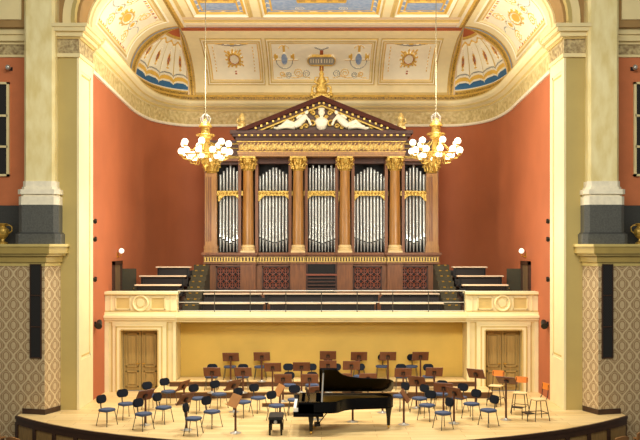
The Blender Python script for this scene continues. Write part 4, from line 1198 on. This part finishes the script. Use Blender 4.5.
for x, y, rz, lab in ((8.36, 24.25, 205, 'wooden hall seat with curved back nearest the stage front, bottom right'), (9.15, 24.9, 215, 'wooden hall seat with curved back second from the stage, bottom right corner'),
                      (9.75, 25.5, 240, 'wooden hall seat by the patterned wall, right edge of the photo'),
                      (-9.33, 25.0, 140, 'wooden hall seat by the patterned wall, left edge of the photo'), (-8.55, 24.15, 155, 'wooden hall seat with curved back in the bottom left corner')):
    place(se0, seu, x, y, -1.15, R(rz), lab, 'seat', 'seats of the hall')

# ------------------------------------------------------------------ light
def area(name, loc, tgt, sx, sy, power, col):
    l = bpy.data.lights.new(name, 'AREA'); l.shape = 'RECTANGLE'; l.size = sx; l.size_y = sy; l.energy = power; l.color = col
    o = bpy.data.objects.new(name, l); COL.objects.link(o); o.location = loc
    o.rotation_euler = (Vector(tgt)-Vector(loc)).to_track_quat('-Z', 'Y').to_euler(); return o
def spot(name, loc, tgt, power, ang, col, rad=.3, blend=.5):
    l = bpy.data.lights.new(name, 'SPOT'); l.energy = power; l.spot_size = R(ang); l.spot_blend = blend; l.color = col; l.shadow_soft_size = rad
    o = bpy.data.objects.new(name, l); COL.objects.link(o); o.location = loc
    o.rotation_euler = (Vector(tgt)-Vector(loc)).to_track_quat('-Z', 'Y').to_euler(); return o
W = (1, .965, .86)
for x in (-4.2, 0, 4.2): spot('stage_downlight', (x, 25.6, 13.4), (x*.95, 26.4, 0), 3200, 66, (1, .965, .87), .35, .6)
for sx in (-1, 1): spot('hall_spot', (sx*9, 12, 12.5), (sx*-8, 28.0, 5.2), 4600, 34, W, .5, .7)
spot('hall_spot', (0, 8, 7.5), (0, 31.5, 1.6), 3600, 26, W, .8, .9)  # extra low spot, added to brighten the recessed yellow wall
area('hall_light', (0, 8, 14.5), (0, 30, 7), 14, 5, 2700, W)
for o in (ch, c2):
    l = bpy.data.lights.new('chandelier_light', 'POINT'); l.energy = 480; l.shadow_soft_size = .5; l.color = (1, .955, .82)
    p = bpy.data.objects.new('chandelier_light', l); COL.objects.link(p); p.location = (o.location.x, o.location.y, o.location.z-2.4)
    l2 = bpy.data.lights.new('chandelier_uplight', 'POINT'); l2.energy = 600; l2.shadow_soft_size = .5; l2.color = (1, .96, .84)
    p = bpy.data.objects.new('chandelier_uplight', l2); COL.objects.link(p); p.location = (o.location.x, o.location.y-.9, o.location.z+2.5)
w = bpy.data.worlds.new('World'); SC.world = w; w.use_nodes = True
bg = w.node_tree.nodes['Background']; bg.inputs[0].default_value = (1, .95, .82, 1); bg.inputs[1].default_value = .24

# ------------------------------------------------------------------ camera
cam = bpy.data.cameras.new('camera'); co = bpy.data.objects.new('camera', cam); COL.objects.link(co); SC.camera = co
co.location = (0, 0, EYE); co.rotation_euler = (R(90), 0, 0)
cam.sensor_width = 36; cam.lens = 36*F/640; cam.shift_x = (320-CX)/640; cam.shift_y = (HY-220)/640; cam.clip_end = 200
SC.view_settings.view_transform = 'Standard'; SC.view_settings.look = 'None'; SC.view_settings.exposure = 0
SC.cycles.use_denoising = True
SC.cycles.max_bounces = 6
bpy.context.view_layer.update()
